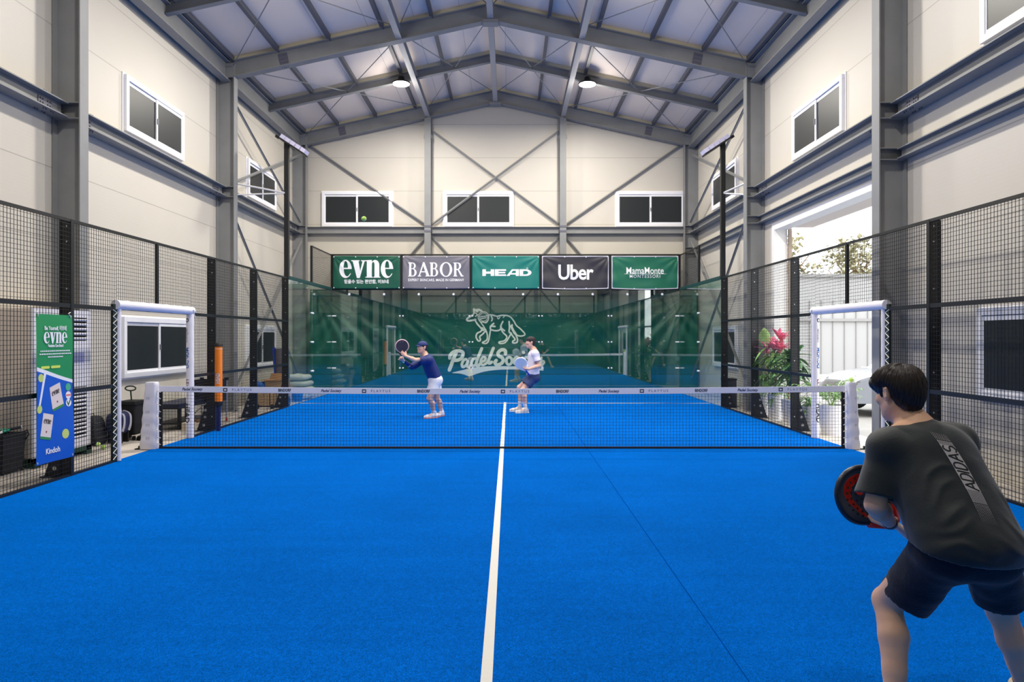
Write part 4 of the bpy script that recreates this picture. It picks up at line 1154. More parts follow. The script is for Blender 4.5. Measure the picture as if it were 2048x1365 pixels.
# orange ball tube on the post
t = thing('ball_tube', 'orange ball collecting tube with black caps standing against the left fence post', 'ball tube', (-4.90, 1.90, 0))
MB().lathe([(0,.52),(.062,.52),(.062,1.47),(0,1.47)], (-4.905,1.90,0), 28).build('tube', mat('orange plastic', srgb(240,128,24), .35), t, smooth=False)
auto_smooth(t.children[-1], 40)
auto_smooth(MB().lathe([(0,1.47),(.072,1.47),(.072,1.50),(.05,1.53),(0,1.53)], (-4.905,1.90,0), 24).build('top_cap', M_black_rub, t), 40)
auto_smooth(MB().lathe([(0,.44),(.05,.44),(.066,.47),(.066,.525),(0,.525)], (-4.905,1.90,0), 24).build('bottom_cap', M_black_rub, t), 40)
MB().box(-4.93, -4.88, 1.87, 1.93, .012, .44).build('stand', mat('navy strip', srgb(22,28,84), .5), t)
M = Matrix.Translation((-4.905+.012, 1.90-.0635, .92)) @ Matrix.Rotation(R(90), 4, 'X') @ Matrix.Rotation(R(90), 4, 'Z')
wpc = lambda co: Vector((co.x, 1.90 - math.sqrt(max(1e-6, (.0648+(1.8365-co.y)*0)**2-(co.x+4.905)**2)), co.z))
text('HEAD', .085, M, M_txt_w, t, bold=.004, ext=.001, warp=wpc, sx=.8)
M = Matrix.Translation((-4.905, 1.90-.0635, 1.41)) @ Matrix.Rotation(R(90), 4, 'X')
text('x.x', .03, M, M_txt_w, t, ext=.001, warp=wpc) if 0 else MB().lathe([(.0632,1.425),(.0632,1.43)], (-4.905,1.90,0), 24).build('print_ring', M_txt_w, t)

# boxes, sacks and bags in the far left corner
M_card = mat('cardboard', srgb(206,176,136), .85, noise=.05, nscale=6)
M_card2 = mat('dark cardboard', srgb(176,128,86), .85, noise=.05, nscale=6)
def carton3(x0, x1, y0, y1, z0, z1, label, open_top=False, m_=None):
    t = thing('cardboard_box', label, 'box', ((x0+x1)/2, (y0+y1)/2, z0), 0, 'cardboard boxes in the far left corner')
    m_ = m_ or M_card
    b = MB()
    if open_top:
        th = .006
        b.box(x0,x1,y0,y1,z0,z0+th).box(x0,x0+th,y0,y1,z0,z1).box(x1-th,x1,y0,y1,z0,z1).box(x0,x1,y0,y0+th,z0,z1).box(x0,x1,y1-th,y1,z0,z1)
        b.build('carton', m_, t)
        L = .16
        for (a, c, dx, dy) in (((x0,y0,z1),(x1,y0,z1),0,-1),((x0,y1,z1),(x1,y1,z1),0,1),((x0,y0,z1),(x0,y1,z1),-1,0),((x1,y0,z1),(x1,y1,z1),1,0)):
            f = MB(); d = Vector((dx*L*.55, dy*L*.55, L*.75 if dy > 0 else -.02)); a, c = Vector(a), Vector(c)
            f.add([a, c, c+d, a+d], [(0,1,2,3)]); o = f.build('flap', M_card2, t); so = o.modifiers.new('s','SOLIDIFY'); so.thickness = .005
    else:
        b.box(x0,x1,y0,y1,z0,z1).build('carton', m_, t, bevel=.004)
        MB().box(x0-.001,x1+.001,(y0+y1)/2-.025,(y0+y1)/2+.025,z1-.08,z1+.001).build('tape', mat('brown tape', srgb(170,130,80), .4), t)
    return t
carton3(-6.0, -5.60, 6.35, 6.80, 0, .38, 'plain cardboard box nearest to the fence, left of the pair on the floor')
carton3(-5.58, -5.20, 6.45, 6.90, 0, .34, 'plain cardboard box right of the pair on the floor, below the open box')
carton3(-5.72, -5.30, 6.50, 6.88, .385, .62, 'open cardboard box with raised flap on top of the pair', True)
t = thing('blue_bag', 'crumpled bright blue plastic bag lying on the left cardboard box', 'bag', (-5.86, 6.55, .38))
rng = random.Random(5)
ph = [rng.uniform(0, 6) for _ in range(6)]
auto_smooth(rbox(MB(), (-5.88, 6.55, .47), .19, .16, .085, .8, 36, 18, lambda x,y,z: (x*(1+.08*math.sin(z*60+ph[0])), y*(1+.1*math.sin(x*30+ph[1])), z*(1+.3*math.sin(x*34+ph[2])*math.sin(y*40+ph[3])))).build('bag', mat('blue plastic', srgb(30,100,190), .35), t), 50)
t = thing('fabric_roll', 'leaning grey roll with a blue edge and a gold end in the far left corner', 'roll', (-5.55, 7.6, 0))
ax = Vector((-.05, .08, 1)).normalized(); b0 = Vector((-5.55, 7.35, .42))
MB().box(-5.75, -5.35, 7.2, 7.55, 0, .42).build('stand_box', M_card2, t)
auto_smooth(MB().lathe([(0,0),(.17,0),(.17,.14),(0,.14)], b0, 28, ax).build('gold_end', mat('gold foil', srgb(206,158,60), .3, .6), t), 40)
auto_smooth(MB().lathe([(0,.14),(.165,.14),(.165,.92),(0,.92)], b0, 28, ax).build('roll', mat('taupe fabric', srgb(110,102,108), .7), t), 40)
MB().bar(b0+ax*.14+Vector((-.17,-.02,0)), b0+ax*.95+Vector((-.20,-.02,0)), .05, .10, (0,1,0)).build('blue_edge', mat('blue edge', srgb(20,60,190), .5), t)
for i, (x, z) in enumerate(((-5.42,.09),(-5.36,.25),(-5.44,.41),(-5.50,.57))):
    t = thing('sack', 'stuffed off white sack in the pile behind the left corner glass, %s' % ('bottom one', 'second from the bottom', 'third from the bottom', 'top one')[i], 'sack', (x, 8.2, z-.08), 0, 'off white sacks')
    pa, pb = rng.uniform(0,6), rng.uniform(0,6)
    auto_smooth(rbox(MB(), (x, 8.3, z), .34, .36, .083, .6, 36, 16, lambda a,b,c: (a+.02*math.sin(b*20+pa), b, c*(1-.35*abs(a/.34)**3)+.012*math.sin(a*24+pb)*(1 if c > 0 else .2))).build('sack', mat('off white cloth', srgb(222,218,200), .85), t), 60)
t = thing('blue_bucket', 'blue bucket on the floor beside the pile of sacks', 'bucket', (-5.20, 7.55, 0))
auto_smooth(MB().lathe([(.0,.0),(.10,.0),(.13,.24),(.137,.24),(.137,.25),(.122,.25),(.095,.02),(0,.02)], (-5.22,7.5,0), 28).build('bucket', mat('blue plastic', srgb(20,70,190), .35), t), 40)
t = thing('black_bag', 'small black bag with a red ring print on the floor by the boxes', 'bag', (-5.22, 6.6, 0))
auto_smooth(rbox(MB(), (-5.17+.02, 6.22, .12), .12, .13, .12, .5).build('body', M_bag, t), 60)
MB().tube([(-5.15+.05*math.cos(a/20*6.283), 6.085, .12+.05*math.sin(a/20*6.283)) for a in range(21)], .004, 5, False).build('ring_print', mat('dark red', srgb(120,30,30), .6), t)
MB().box(-5.28,-5.04,6.10,6.14,.20,.215).build('zip', mat('grey zip', srgb(90,90,100), .5), t)
t = thing('dumbbell', 'black bar with small end weights lying on the floor behind the left fence', 'weight', (-5.45, 5.75, 0))
MB().tube([(-5.62,5.75,.05),(-5.28,5.75,.05)], .014, 8).build('bar', M_black, t)
for x in (-5.62,-5.28): MB().lathe([(.05,-.03),(.05,.03)], (x,5.75,.05), 16, (1,0,0)).build('weight', M_black_rub, t)

# right side: dark bin and cables -------------------------------------------------
t = thing('floor_bin', 'plain dark grey bin standing behind the right fence near the mast', 'bin', (5.3, 6.35, 0))
MB().box(5.14, 5.40, 6.15, 6.50, 0, .62).build('body', mat('dark grey plastic', srgb(66,68,78), .6), t, bevel=.015)
MB().box(5.13, 5.41, 6.14, 6.51, .62, .66).build('lid', M_black_rub, t, bevel=.006)

# potted plants ------------------------------------------------------------------
M_pot = mat('white glazed pot', srgb(232,230,232), .3)
M_soil = mat('potting soil', srgb(70,54,40), .95)
M_leaf = mat('green leaf', srgb(112,158,78), .45, noise=.25, nscale=9)
M_leafd = mat('deep green leaf', srgb(74,126,66), .4, noise=.25, nscale=9)
M_leafl = mat('light green leaf', srgb(160,196,112), .45, noise=.2, nscale=9)
M_pink = mat('pink leaf', srgb(242,128,158), .45, noise=.2, nscale=9)
M_stem = mat('brown stem', srgb(150,116,76), .8, noise=.2, nscale=30)
def leaf(mb, base, dirv, L, w, droop=.4, n=7, fold=.25):
    base = Vector(base); d = Vector(dirv).normalized(); sd = d.cross(Vector((0,0,1)))
    sd = sd.normalized() if sd.length > 1e-3 else Vector((1,0,0))
    up = sd.cross(d); b0 = len(mb.v)
    for i in range(n+1):
        t = i/n; c = base + d*(L*t) - Vector((0,0,1))*(droop*L*t*t)
        ww = w*math.sin(math.pi*min(1, t*.93+.06))**.75 / 2
        mb.v += [tuple(c - sd*ww + up*ww*fold), tuple(c), tuple(c + sd*ww + up*ww*fold)]
    for i in range(n):
        a = b0+i*3; mb.f += [(a,a+1,a+4,a+3),(a+1,a+2,a+5,a+4)]
def leafset(name, m, leaves, par):
    mb = MB()
    for l in leaves: leaf(mb, *l)
    o = mb.build(name, m, par, smooth=True); so = o.modifiers.new('s','SOLIDIFY'); so.thickness = .0025; o['kind'] = 'stuff'; return o
def pot(x, y, r, h, par):
    auto_smooth(MB().lathe([(0,0),(r*.78,0),(r*.80,.01),(r*.98,h-.03),(r,h-.02),(r,h),(r*.90,h),(r*.88,h-.06),(0,h-.06)], (x,y,0), 32).build('pot', M_pot, par), 40)
    MB().lathe([(0,h-.05),(r*.885,h-.05),(r*.885,h-.045),(0,h-.045)], (x,y,0), 24).build('soil', M_soil, par)
rg = random.Random(11)
def ring(n, L, w, droop, el0, el1, base, jit=.03, Lv=.2):
    out = []
    for i in range(n):
        a = rg.uniform(0, 6.283); e = rg.uniform(el0, el1)
        out.append(((base[0]+rg.uniform(-jit,jit), base[1]+rg.uniform(-jit,jit), base[2]+rg.uniform(-jit*2,jit*2)), (math.cos(a)*math.cos(e), math.sin(a)*math.cos(e), math.sin(e)), L*rg.uniform(1-Lv,1+Lv), w*rg.uniform(.8,1.2), droop))
    return out
# A: tall pink cordyline with green undergrowth
x, y = 5.38, 3.72
t = thing('potted_cordyline', 'tall potted plant with bright pink crown leaves in the doorway light', 'plant', (x, y, 0)); pot(x, y, .15, .50, t)
st_ = MB()
heads = [(x-.05,y-.10,1.42),(x+.12,y+.05,1.55),(x-.13,y+.10,1.34),(x+.0,y-.22,1.36)]
for hx, hy, hz in heads: st_.tube(spline([(x,y,.45),(x+(hx-x)*.4,y+(hy-y)*.4,.9),(hx,hy,hz)],4), .013, 7)
st_.build('stems', M_stem, t)
L = []
for h in heads: L += ring(16, .30, .075, .25, .35, 1.35, h)
leafset('pink_leaves', M_pink, L, t)
L = []
for h in heads: L += ring(15, .30, .06, .75, -.2, .6, (h[0], h[1], h[2]-.17))
L += ring(50, .26, .06, .7, -.3, .8, (x,y,1.0), .22); L += ring(30, .24, .05, .8, -.3, .8, (x,y,.72), .14)
leafset('green_leaves', M_leaf, L, t)
# B: bird of paradise leaf plant behind
x, y = 5.45, 4.40
t = thing('potted_big_leaf_plant', 'potted plant with one broad upright paddle leaf, furthest left of the doorway plants', 'plant', (x, y, 0)); pot(x, y, .16, .48, t)
MB().tube(spline([(x,y,.44),(x-.0,y+.02,1.0),(x-.02,y+.02,1.42)],4), .012, 7).build('stems', M_stem, t)
leafset('paddle_leaf', M_leafl, [((x-.02,y+.02,1.40),(-.10,-.15,1),.44,.24,.02,9,.1)], t)
leafset('green_leaves', M_leafd, ring(34, .36, .09, .6, .0, 1.2, (x,y,.62), .12), t)
# C: broad leaved, middle
x, y = 5.42, 2.90
t = thing('potted_dracaena', 'potted plant with thick trunk and broad dark leaves behind the white entrance pad', 'plant', (x, y, 0)); pot(x, y, .16, .46, t)
MB().tube(spline([(x,y,.42),(x+.03,y,.8),(x-.02,y+.03,1.1)],4), .03, 8).build('stems', M_stem, t)
leafset('green_leaves', M_leafd, ring(46, .40, .12, .45, -.1, 1.35, (x,y,1.12), .10) + ring(26, .30, .10, .8, -.4, .5, (x,y,.98), .10), t)
# D: small flower pot left
x, y = 5.45, 3.25
t = thing('potted_small_shrub', 'slim potted shrub with sparse pale leaves between the pink plant and the trunk plant', 'plant', (x, y, 0)); pot(x, y, .13, .44, t)
MB().tube([(x,y,.4),(x+.02,y,.85)], .01, 7).build('stems', M_stem, t)
leafset('green_leaves', M_leafl, ring(40, .20, .04, .7, -.2, 1.2, (x,y,.78), .12), t)
# E: palm, nearest
x, y = 5.50, 1.55
t = thing('potted_palm', 'feathery potted palm in a wide white pot right of the entrance pad', 'plant', (x, y, 0)); pot(x, y, .21, .50, t)
st_ = MB(); L = []
for i in range(15):
    a = i*2.4; el = rg.uniform(.9, 1.4); Lf = rg.uniform(.5, .85)
    d = Vector((math.cos(a)*math.cos(el), math.sin(a)*math.cos(el), math.sin(el)))
    P = [Vector((x,y,.45)) + d*(Lf*k/8) + Vector((math.cos(a), math.sin(a), -.9))*(.25*(k/8)**2.2) for k in range(9)]
    st_.tube(P, .005, 5)
    for k in range(2, 9):
        for s in (-1, 1):
            tg = (P[k]-P[k-1]).normalized(); sd = tg.cross(Vector((0,0,1))).normalized()*s
            L.append((P[k], (sd+tg*.7+Vector((0,0,.15))), .20*math.sin(math.pi*(k/9.5)), .022, .5, 4))
st_.build('stems', M_leafl, t); leafset('fronds', M_leaf, L, t)
# F, G extra white planters
x, y = 5.42, 2.20
t = thing('potted_fern', 'short potted fern with thin arching leaves beside the far entrance pad', 'plant', (x, y, 0)); pot(x, y, .15, .42, t)
leafset('fronds', M_leaf, ring(60, .34, .035, .8, .3, 1.4, (x,y,.42), .05), t)

# ---------------------------------------------------------------- outside the door
M_ow = mat('white outdoor cladding', srgb(160,159,157), .6)
def gated(name, bld): return bld
m = MB(); 
m.box(7.5, 34, 20, 20.3, 0, 4.3)
o = tag(m.build('boundary_wall', M_ow), 'long white clad wall outside the open door beyond the parked cars', 'wall')
m = MB()
for i in range(53): m.box(7.5+i*.5, 7.5+i*.5+.03, 19.96, 20.0, 0, 3.2)
m.build('cladding_ribs', mat('light grey trim', srgb(140,138,136), .6), o)
MB().box(7.4, 34, 19.9, 20.35, 4.2, 4.34).build('coping', mat('light grey trim', srgb(140,138,136), .6), o)
MB().box(7.4, 34, 19.9, 20.0, 2.3, 2.42).build('rail', mat('light grey trim', srgb(140,138,136), .6), o)
M_foli = mat('outdoor foliage', srgb(172,166,132), .7, noise=.3, nscale=2)
rg = random.Random(4)
for i, (tx, ty, h) in enumerate(((14.0, 25, 6.6), (17.6, 25.5, 6.9), (21.5, 25, 7.2), (11.2, 26, 5.4))):
    t = thing('garden_tree', 'leafy tree rising above the white outdoor wall, %s' % ('left of centre in the doorway', 'seen above the right part of the doorway', 'furthest right behind the wall', 'lowest one at the left edge')[i], 'tree', (tx, ty, 0), 0, 'trees beyond the white wall')
    tk = MB().tube([(tx,ty,0),(tx+.1,ty,h*.4),(tx,ty,h*.75)], [.16,.12,.06], 8)
    for k in range(7):
        a = k*.9; tk.tube([(tx,ty,h*(.4+.04*k)),(tx+math.cos(a)*1.2,ty+math.sin(a)*1.2,h*(.62+.04*k))], [.05,.02], 6)
    tk.build('trunk', M_stem, t)
    L = []
    for c in range(16):
        a = rg.uniform(0,6.283); r = rg.uniform(0,1.6); cc = Vector((tx+r*math.cos(a), ty+r*math.sin(a), h*rg.uniform(.62,.95)))
        for q in range(70):
            v = Vector((rg.gauss(0,1), rg.gauss(0,1), rg.gauss(0,.7))); v = v.normalized()*rg.uniform(.3,.75)
            L.append((cc+v, (rg.uniform(-1,1),rg.uniform(-1,1),rg.uniform(-.6,.8)), .26, .20, .3, 3))
    leafset('crown', M_foli, L, t)

def car(cx, cy, L, body, label, flip=1):
    """hatchback facing -x, side towards -y"""
    t = thing('car', label, 'car', (cx, cy, 0), 0, 'parked cars')
    Wd = 1.78
    side = [(-.5,.30),(-.497,.55),(-.485,.72),(-.40,.84),(-.26,.93),(-.235,.95),(-.10,1.30),(-.04,1.40),(.10,1.46),(.26,1.43),(.40,1.30),(.475,1.0),(.495,.85),(.50,.55),(.495,.28)]
    side = spline(side, 3)
    mb = MB(); n = len(side)
    rows = []
    for k, (yk, tum) in enumerate(((-1,.0),(-.96,1),(-.5,1),(0,1),(.5,1),(.96,1),(1,.0))):
        row = []
        for (x, z) in side:
            roof = max(0, (z-.92)/.54)
            yy = yk*Wd/2*(1-.20*roof) ; dz = (-.03 if abs(yk) == 1 else 0) + .02*(1-yk*yk)
            row.append((cx+x*L*flip*(1 if abs(yk) < 1 else .995), cy+yy, z+dz))
        rows.append(row)
    for r in rows: mb.v += r
    for i in range(len(rows)-1):
        for j in range(n-1): a = i*n+j; mb.f.append((a, a+n, a+n+1, a+1))
    mb.f.append(tuple(range(n))); mb.f.append(tuple(range((len(rows)-1)*n, len(rows)*n))[::-1])
    for j in (0,): pass
    b = mb.build('body', body, t); auto_smooth(b, 38)
    Mg = mat('car glass', srgb(92,104,84), .08, spec=.8)
    sgn = -1
    def sidey(z, s): roof = max(0, (z-.92)/.54); return cy + s*(Wd/2*(1-.20*roof)+.004)
    for s in (-1, 1):
        for poly in ([(-.20,.97),(-.085,1.28),(-.03,1.35),(.045,1.385),(.045,.97)], [(.07,.97),(.07,1.385),(.22,1.37),(.33,1.28),(.40,1.0)]):
            m = MB(); m.prism([(x, z) for x, z in poly], lambda u, v, tt, s=s: (cx+u*L*flip, sidey(v, s)+s*tt, v), -.01, .006); m.build('side_window', Mg, t)
    def pan(z0, z1, xa, xb, hw, off):
        m = MB(); m.prism([(-hw,0),(hw,0),(hw*.88,1),(-hw*.88,1)], lambda u,v,tt: (cx+(xa+(xb-xa)*v)*L*flip - flip*(off+tt)*1, cy+u, z0+(z1-z0)*v+off), 0, .012); return m
    pan(.985, 1.315, -.230, -.100, .70, .02).build('windscreen', Mg, t)
    for x in (-.31, .30):
        for s in (-1, 1):
            w_ = MB().lathe([(0,-.10),(.31,-.10),(.325,-.07),(.325,.07),(.31,.10),(0,.10)], (cx+x*L*flip, cy+s*(Wd/2-.09), .325), 28, (0,1,0)); wo = w_.build('wheel', M_black_rub, t); auto_smooth(wo, 40)
            MB().lathe([(0,-.108),(.20,-.105),(.21,-.095),(.21,.095),(.20,.105),(0,.108)], (cx+x*L*flip, cy+s*(Wd/2-.09), .325), 20, (0,1,0)).build('rim', mat('alloy', srgb(190,190,194), .3, .6), wo)
    for s in (-1, 1):
        MB().box(*sorted((cx-.492*L*flip, cx-.455*L*flip)), *sorted((cy+s*.52, cy+s*.84)), .66, .78).build('headlamp', mat('lamp glass', srgb(232,236,240), .1), t, bevel=.02)
        MB().box(*sorted((cx-.13*L*flip, cx-.17*L*flip)), *sorted((cy+s*.86, cy+s*1.02)), .96, 1.08).build('mirror', body, t, bevel=.02)
        for xh in (-.0, .22): MB().box(cx+xh*L*flip-.08, cx+xh*L*flip+.08, *sorted((cy+s*(Wd/2-.01), cy+s*(Wd/2+.03))), .85, .885).build('door_handle', mat('alloy', srgb(190,190,194), .3, .6), t)
    MB().box(*sorted((cx-.503*L*flip, cx-.49*L*flip)), cy-.45, cy+.45, .40, .56).build('grille', M_black_rub, t)
    MB().box(*sorted((cx-.508*L*flip, cx-.50*L*flip)), cy-.25, cy+.25, .42, .52).build('number_plate', M_white, t)
    return t
car(9.3, 5.0, 4.3, mat('silver grey car paint', srgb(90,92,98), .25, .3, coat=.5), 'silver grey car parked outside the open door, the nearer one')
car(12.3, 9.0, 4.4, mat('white car paint', srgb(160,160,164), .25, 0, coat=.5), 'white car parked behind the silver one outside')
# ---------------------------------------------------------------- PEOPLE: implicit bodies meshed with surface nets
class Field:
    def __init__(s, lo, hi, h):
        s.h = h; s.lo = np.array(lo, float); n = np.ceil((np.array(hi)-s.lo)/h).astype(int)+1
        s.n = n; s.cuts = []; s.F = np.full(n, 0.5, np.float32)
        s.ax = [s.lo[i]+h*np.arange(n[i]) for i in range(3)]
    def sub(s, lo, hi, pad):
        sl = []
        for i in range(3):
            a = int(max(0, math.floor((lo[i]-pad-s.lo[i])/s.h))); b = int(min(s.n[i], math.ceil((hi[i]+pad-s.lo[i])/s.h)+1))
            if b <= a: return None, None
            sl.append(slice(a, b))
        X, Y, Z = np.meshgrid(s.ax[0][sl[0]], s.ax[1][sl[1]], s.ax[2][sl[2]], indexing='ij')
        return tuple(sl), (X, Y, Z)
    def comb(s, sl, d, k, mode):
        F = s.F[sl]
        if mode == 'u':
            if k > 0:
                hh = np.clip(.5+.5*(F-d)/k, 0, 1); s.F[sl] = F*(1-hh)+d*hh-k*hh*(1-hh)
            else: s.F[sl] = np.minimum(F, d)
        else:     # subtract
            if k > 0:
                hh = np.clip(.5-.5*(F+d)/k, 0, 1); s.F[sl] = F*(1-hh)+(-d)*hh+k*hh*(1-hh)
            else: s.F[sl] = np.maximum(F, -d)
    def cone(s, a, b, ra, rb, k=.02, mode='u'):
        a, b = np.array(a, float), np.array(b, float); r = max(ra, rb)
        sl, G = s.sub(np.minimum(a, b)-r, np.maximum(a, b)+r, k+.03)
        if sl is None: return
        ba = b-a; L2 = max(1e-9, (ba**2).sum())
        P = [G[i]-a[i] for i in range(3)]
        t = np.clip((P[0]*ba[0]+P[1]*ba[1]+P[2]*ba[2])/L2, 0, 1)
        d = np.sqrt(sum((P[i]-ba[i]*t)**2 for i in range(3))) - (ra+(rb-ra)*t)
        s.comb(sl, d.astype(np.float32), k, mode)
    def ell(s, c, r, R3=None, k=.02, mode='u'):
        """ellipsoid; R3 columns = its axes"""
        c = np.array(c, float); r = np.array(r, float); m = r.max()
        sl, G = s.sub(c-m, c+m, k+.03)
        if sl is None: return
        P = [G[i]-c[i] for i in range(3)]
        if R3 is not None: P = [P[0]*R3[0][j]+P[1]*R3[1][j]+P[2]*R3[2][j] for j in range(3)]
        q = np.sqrt(sum((P[i]/r[i])**2 for i in range(3)))
        g = np.sqrt(sum((P[i]/r[i]**2)**2 for i in range(3)))+1e-9
        d = q*(q-1)/g
        s.comb(sl, d.astype(np.float32), k, mode)
    def grid(s): return np.meshgrid(*s.ax, indexing='ij')
    def cut(s, p, n):          # keep the side away from n
        p, n = np.array(p, float), np.array(n, float); n = n/np.linalg.norm(n); s.cuts.append((Vector(p), Vector(n), 9.0))
        d = (s.ax[0]-p[0])[:,None,None]*n[0]+(s.ax[1]-p[1])[None,:,None]*n[1]+(s.ax[2]-p[2])[None,None,:]*n[2]
        s.F = np.maximum(s.F, d.astype(np.float32))
    def opened(s, o, thick=.004):     # drop the flat caps left by the cuts and give the cloth a thickness
        bm = bmesh.new(); bm.from_mesh(o.data); bad = []
        for f in bm.faces:
            c = f.calc_center_median()
            for p, n, r in s.cuts:
                v = c-p
                if v.length < r and abs(v.dot(n)) < s.h*.55 and f.normal.dot(n) > .72: bad.append(f); break
        bmesh.ops.delete(bm, geom=bad, context='FACES'); bm.to_mesh(o.data); bm.free()
        m = o.modifiers.new('cloth', 'SOLIDIFY'); m.thickness = thick; m.offset = -1
        return o
    def cut_near(s, p, n, rad):     # plane cut acting only within rad of p (for cuffs)
        p, n = np.array(p, float), np.array(n, float); n = n/np.linalg.norm(n); s.cuts.append((Vector(p), Vector(n), rad))
        X, Y, Z = s.ax[0][:,None,None]-p[0], s.ax[1][None,:,None]-p[1], s.ax[2][None,None,:]-p[2]
        d = X*n[0]+Y*n[1]+Z*n[2]; rr = np.sqrt(X**2+Y**2+Z**2)
        s.F = np.where(rr < rad, np.maximum(s.F, d), s.F).astype(np.float32)
    def shell(s, t): s.F = (np.abs(s.F+t/2)-t/2).astype(np.float32)
    def mesh(s, name, material, parent, smooth=1):
        F = s.F; n = s.n; ins = F < 0
        c = np.zeros(n-1, np.int8)
        for i in (0,1):
            for j in (0,1):
                for k in (0,1): c += ins[i:n[0]-1+i, j:n[1]-1+j, k:n[2]-1+k]
        act = (c > 0) & (c < 8); I = np.argwhere(act); idx = -np.ones(n-1, np.int64); idx[act] = np.arange(len(I))
        acc = np.zeros((len(I), 3)); cnt = np.zeros(len(I))
        cor = [(i,j,k) for i in (0,1) for j in (0,1) for k in (0,1)]
        for a in cor:
            for ax in range(3):
                if a[ax]: continue
                b = list(a); b[ax] = 1
                f0 = F[I[:,0]+a[0], I[:,1]+a[1], I[:,2]+a[2]]; f1 = F[I[:,0]+b[0], I[:,1]+b[1], I[:,2]+b[2]]
                m = (f0 < 0) != (f1 < 0); t = np.where(m, f0/np.where(m, f0-f1, 1), 0)
                p = np.tile(np.array(a, float), (len(I), 1)); p[:,ax] += t
                acc += p*m[:,None]; cnt += m
        V = (acc/np.maximum(cnt,1)[:,None]+I)*s.h+s.lo
        Q = []
        for ax in range(3):
            o1, o2 = [(1,2),(2,0),(0,1)][ax]
            sa = [slice(None)]*3; sb = [slice(None)]*3; sa[ax] = slice(0, n[ax]-1); sb[ax] = slice(1, n[ax])
            A, B = ins[tuple(sa)], ins[tuple(sb)]
            E = np.argwhere(A != B)
            ok = (E[:,o1] > 0) & (E[:,o2] > 0) & (E[:,o1] < n[o1]-1) & (E[:,o2] < n[o2]-1); E = E[ok]
            d1 = np.zeros(3, int); d1[o1] = 1; d2 = np.zeros(3, int); d2[o2] = 1
            q = [idx[tuple((E-x).T)] for x in (d1+d2, d2, d1*0, d1)]
            q = np.stack(q, 1); fl = A[tuple(E.T)]
            q[~fl] = q[~fl][:, ::-1]; Q.append(q)
        Q = np.concatenate(Q); Q = Q[(Q >= 0).all(1)]
        if smooth:
            e = np.concatenate([Q[:,[0,1]],Q[:,[1,2]],Q[:,[2,3]],Q[:,[3,0]]])
            for _ in range(smooth):
                A = np.zeros_like(V); C = np.zeros(len(V))
                for a, b in ((0,1),(1,0)):
                    for k in range(3): A[:,k] += np.bincount(e[:,a], V[e[:,b],k], len(V))
                    C += np.bincount(e[:,a], minlength=len(V))
                V = V*.5 + .5*A/np.maximum(C,1)[:,None]
        me = bpy.data.meshes.new(name); me.vertices.add(len(V)); me.vertices.foreach_set('co', V.astype(np.float32).ravel())
        me.loops.add(len(Q)*4); me.loops.foreach_set('vertex_index', Q.astype(np.int32).ravel())
        me.polygons.add(len(Q)); me.polygons.foreach_set('loop_start', np.arange(0, len(Q)*4, 4, dtype=np.int32))
        me.update(calc_edges=True); me.validate(); me.shade_smooth(); me.materials.append(material)
        o = bpy.data.objects.new(name, me); COL.objects.link(o)
        if parent: o.parent = parent; o.matrix_parent_inverse = parent.matrix_basis.inverted()
        return o
def V3(*a): return Vector(a)
def basis(f, up=(0,0,1)):
    f = Vector(f).normalized(); l = Vector(up).cross(f).normalized(); u = f.cross(l)
    return l, f, u          # left, forward, up
def cols(*v): return [[v[j][i] for j in range(len(v))] for i in range(3)]

M_skin = mat('skin', srgb(230,182,152), .5, sub=.12, bump=.08, bscale=160, spec=.35)
M_skin2 = mat('fair skin', srgb(226,178,156), .5, sub=.1, spec=.35)
M_hair = mat('black hair', srgb(22,18,17), .38, spec=.5)
M_hair2 = mat('brown black hair', srgb(40,30,26), .5)
M_eye = mat('eye white', srgb(236,232,228), .2); M_iris = mat('dark iris', srgb(30,20,16), .15)
M_lip = mat('lip', srgb(190,110,100), .5)

def hand_prims(F, wrist, hd, pn, curl, thumb_side, sc=1.0):
    """hd finger direction, pn palm normal (curl side), thumb_side sign along hd x pn"""
    hd = Vector(hd).normalized(); pn = Vector(pn); pn = (pn-hd*pn.dot(hd)).normalized(); sd = hd.cross(pn)*thumb_side
    w = Vector(wrist); kn = w + hd*.085*sc
    F.ell(w+hd*.048*sc+pn*.003, (.042*sc, .052*sc, .016*sc), cols(sd, hd, pn), .012)
    F.cone(w, w+hd*.03*sc, .026*sc, .024*sc, .015)
    tips = []
    for i, (off, L) in enumerate(((.030,.074),(.010,.082),(-.010,.076),(-.029,.060))):
        p = w+hd*(.078 - .004*abs(i-1.3))*sc+sd*off*sc; d = (hd+sd*off*1.6).normalized(); r = (.0088, .0088, .0085, .0077)[i]*sc
        c = curl[i] if isinstance(curl, (list, tuple)) else curl
        a = 0
        for j, fr in enumerate((.45, .30, .25)):
            a += c*(1.0, 1.15, .8)[j]; dd = d*math.cos(a)+pn*math.sin(a); q = p+dd*L*fr*sc
            F.cone(p, q, r*(1-.08*j), r*(1-.08*(j+1)), .004); p = q
        tips.append(p)
    p = w+hd*.022*sc+sd*.028*sc+pn*.006; d = (hd*.62+sd*.62+pn*.38).normalized()
    q = p+d*.042*sc; F.cone(p, q, .0135*sc, .0105*sc, .01); d2 = (hd*.8+sd*.18+pn*.55).normalized(); F.cone(q, q+d2*.032*sc, .0105*sc, .0085*sc, .006)
    return tips

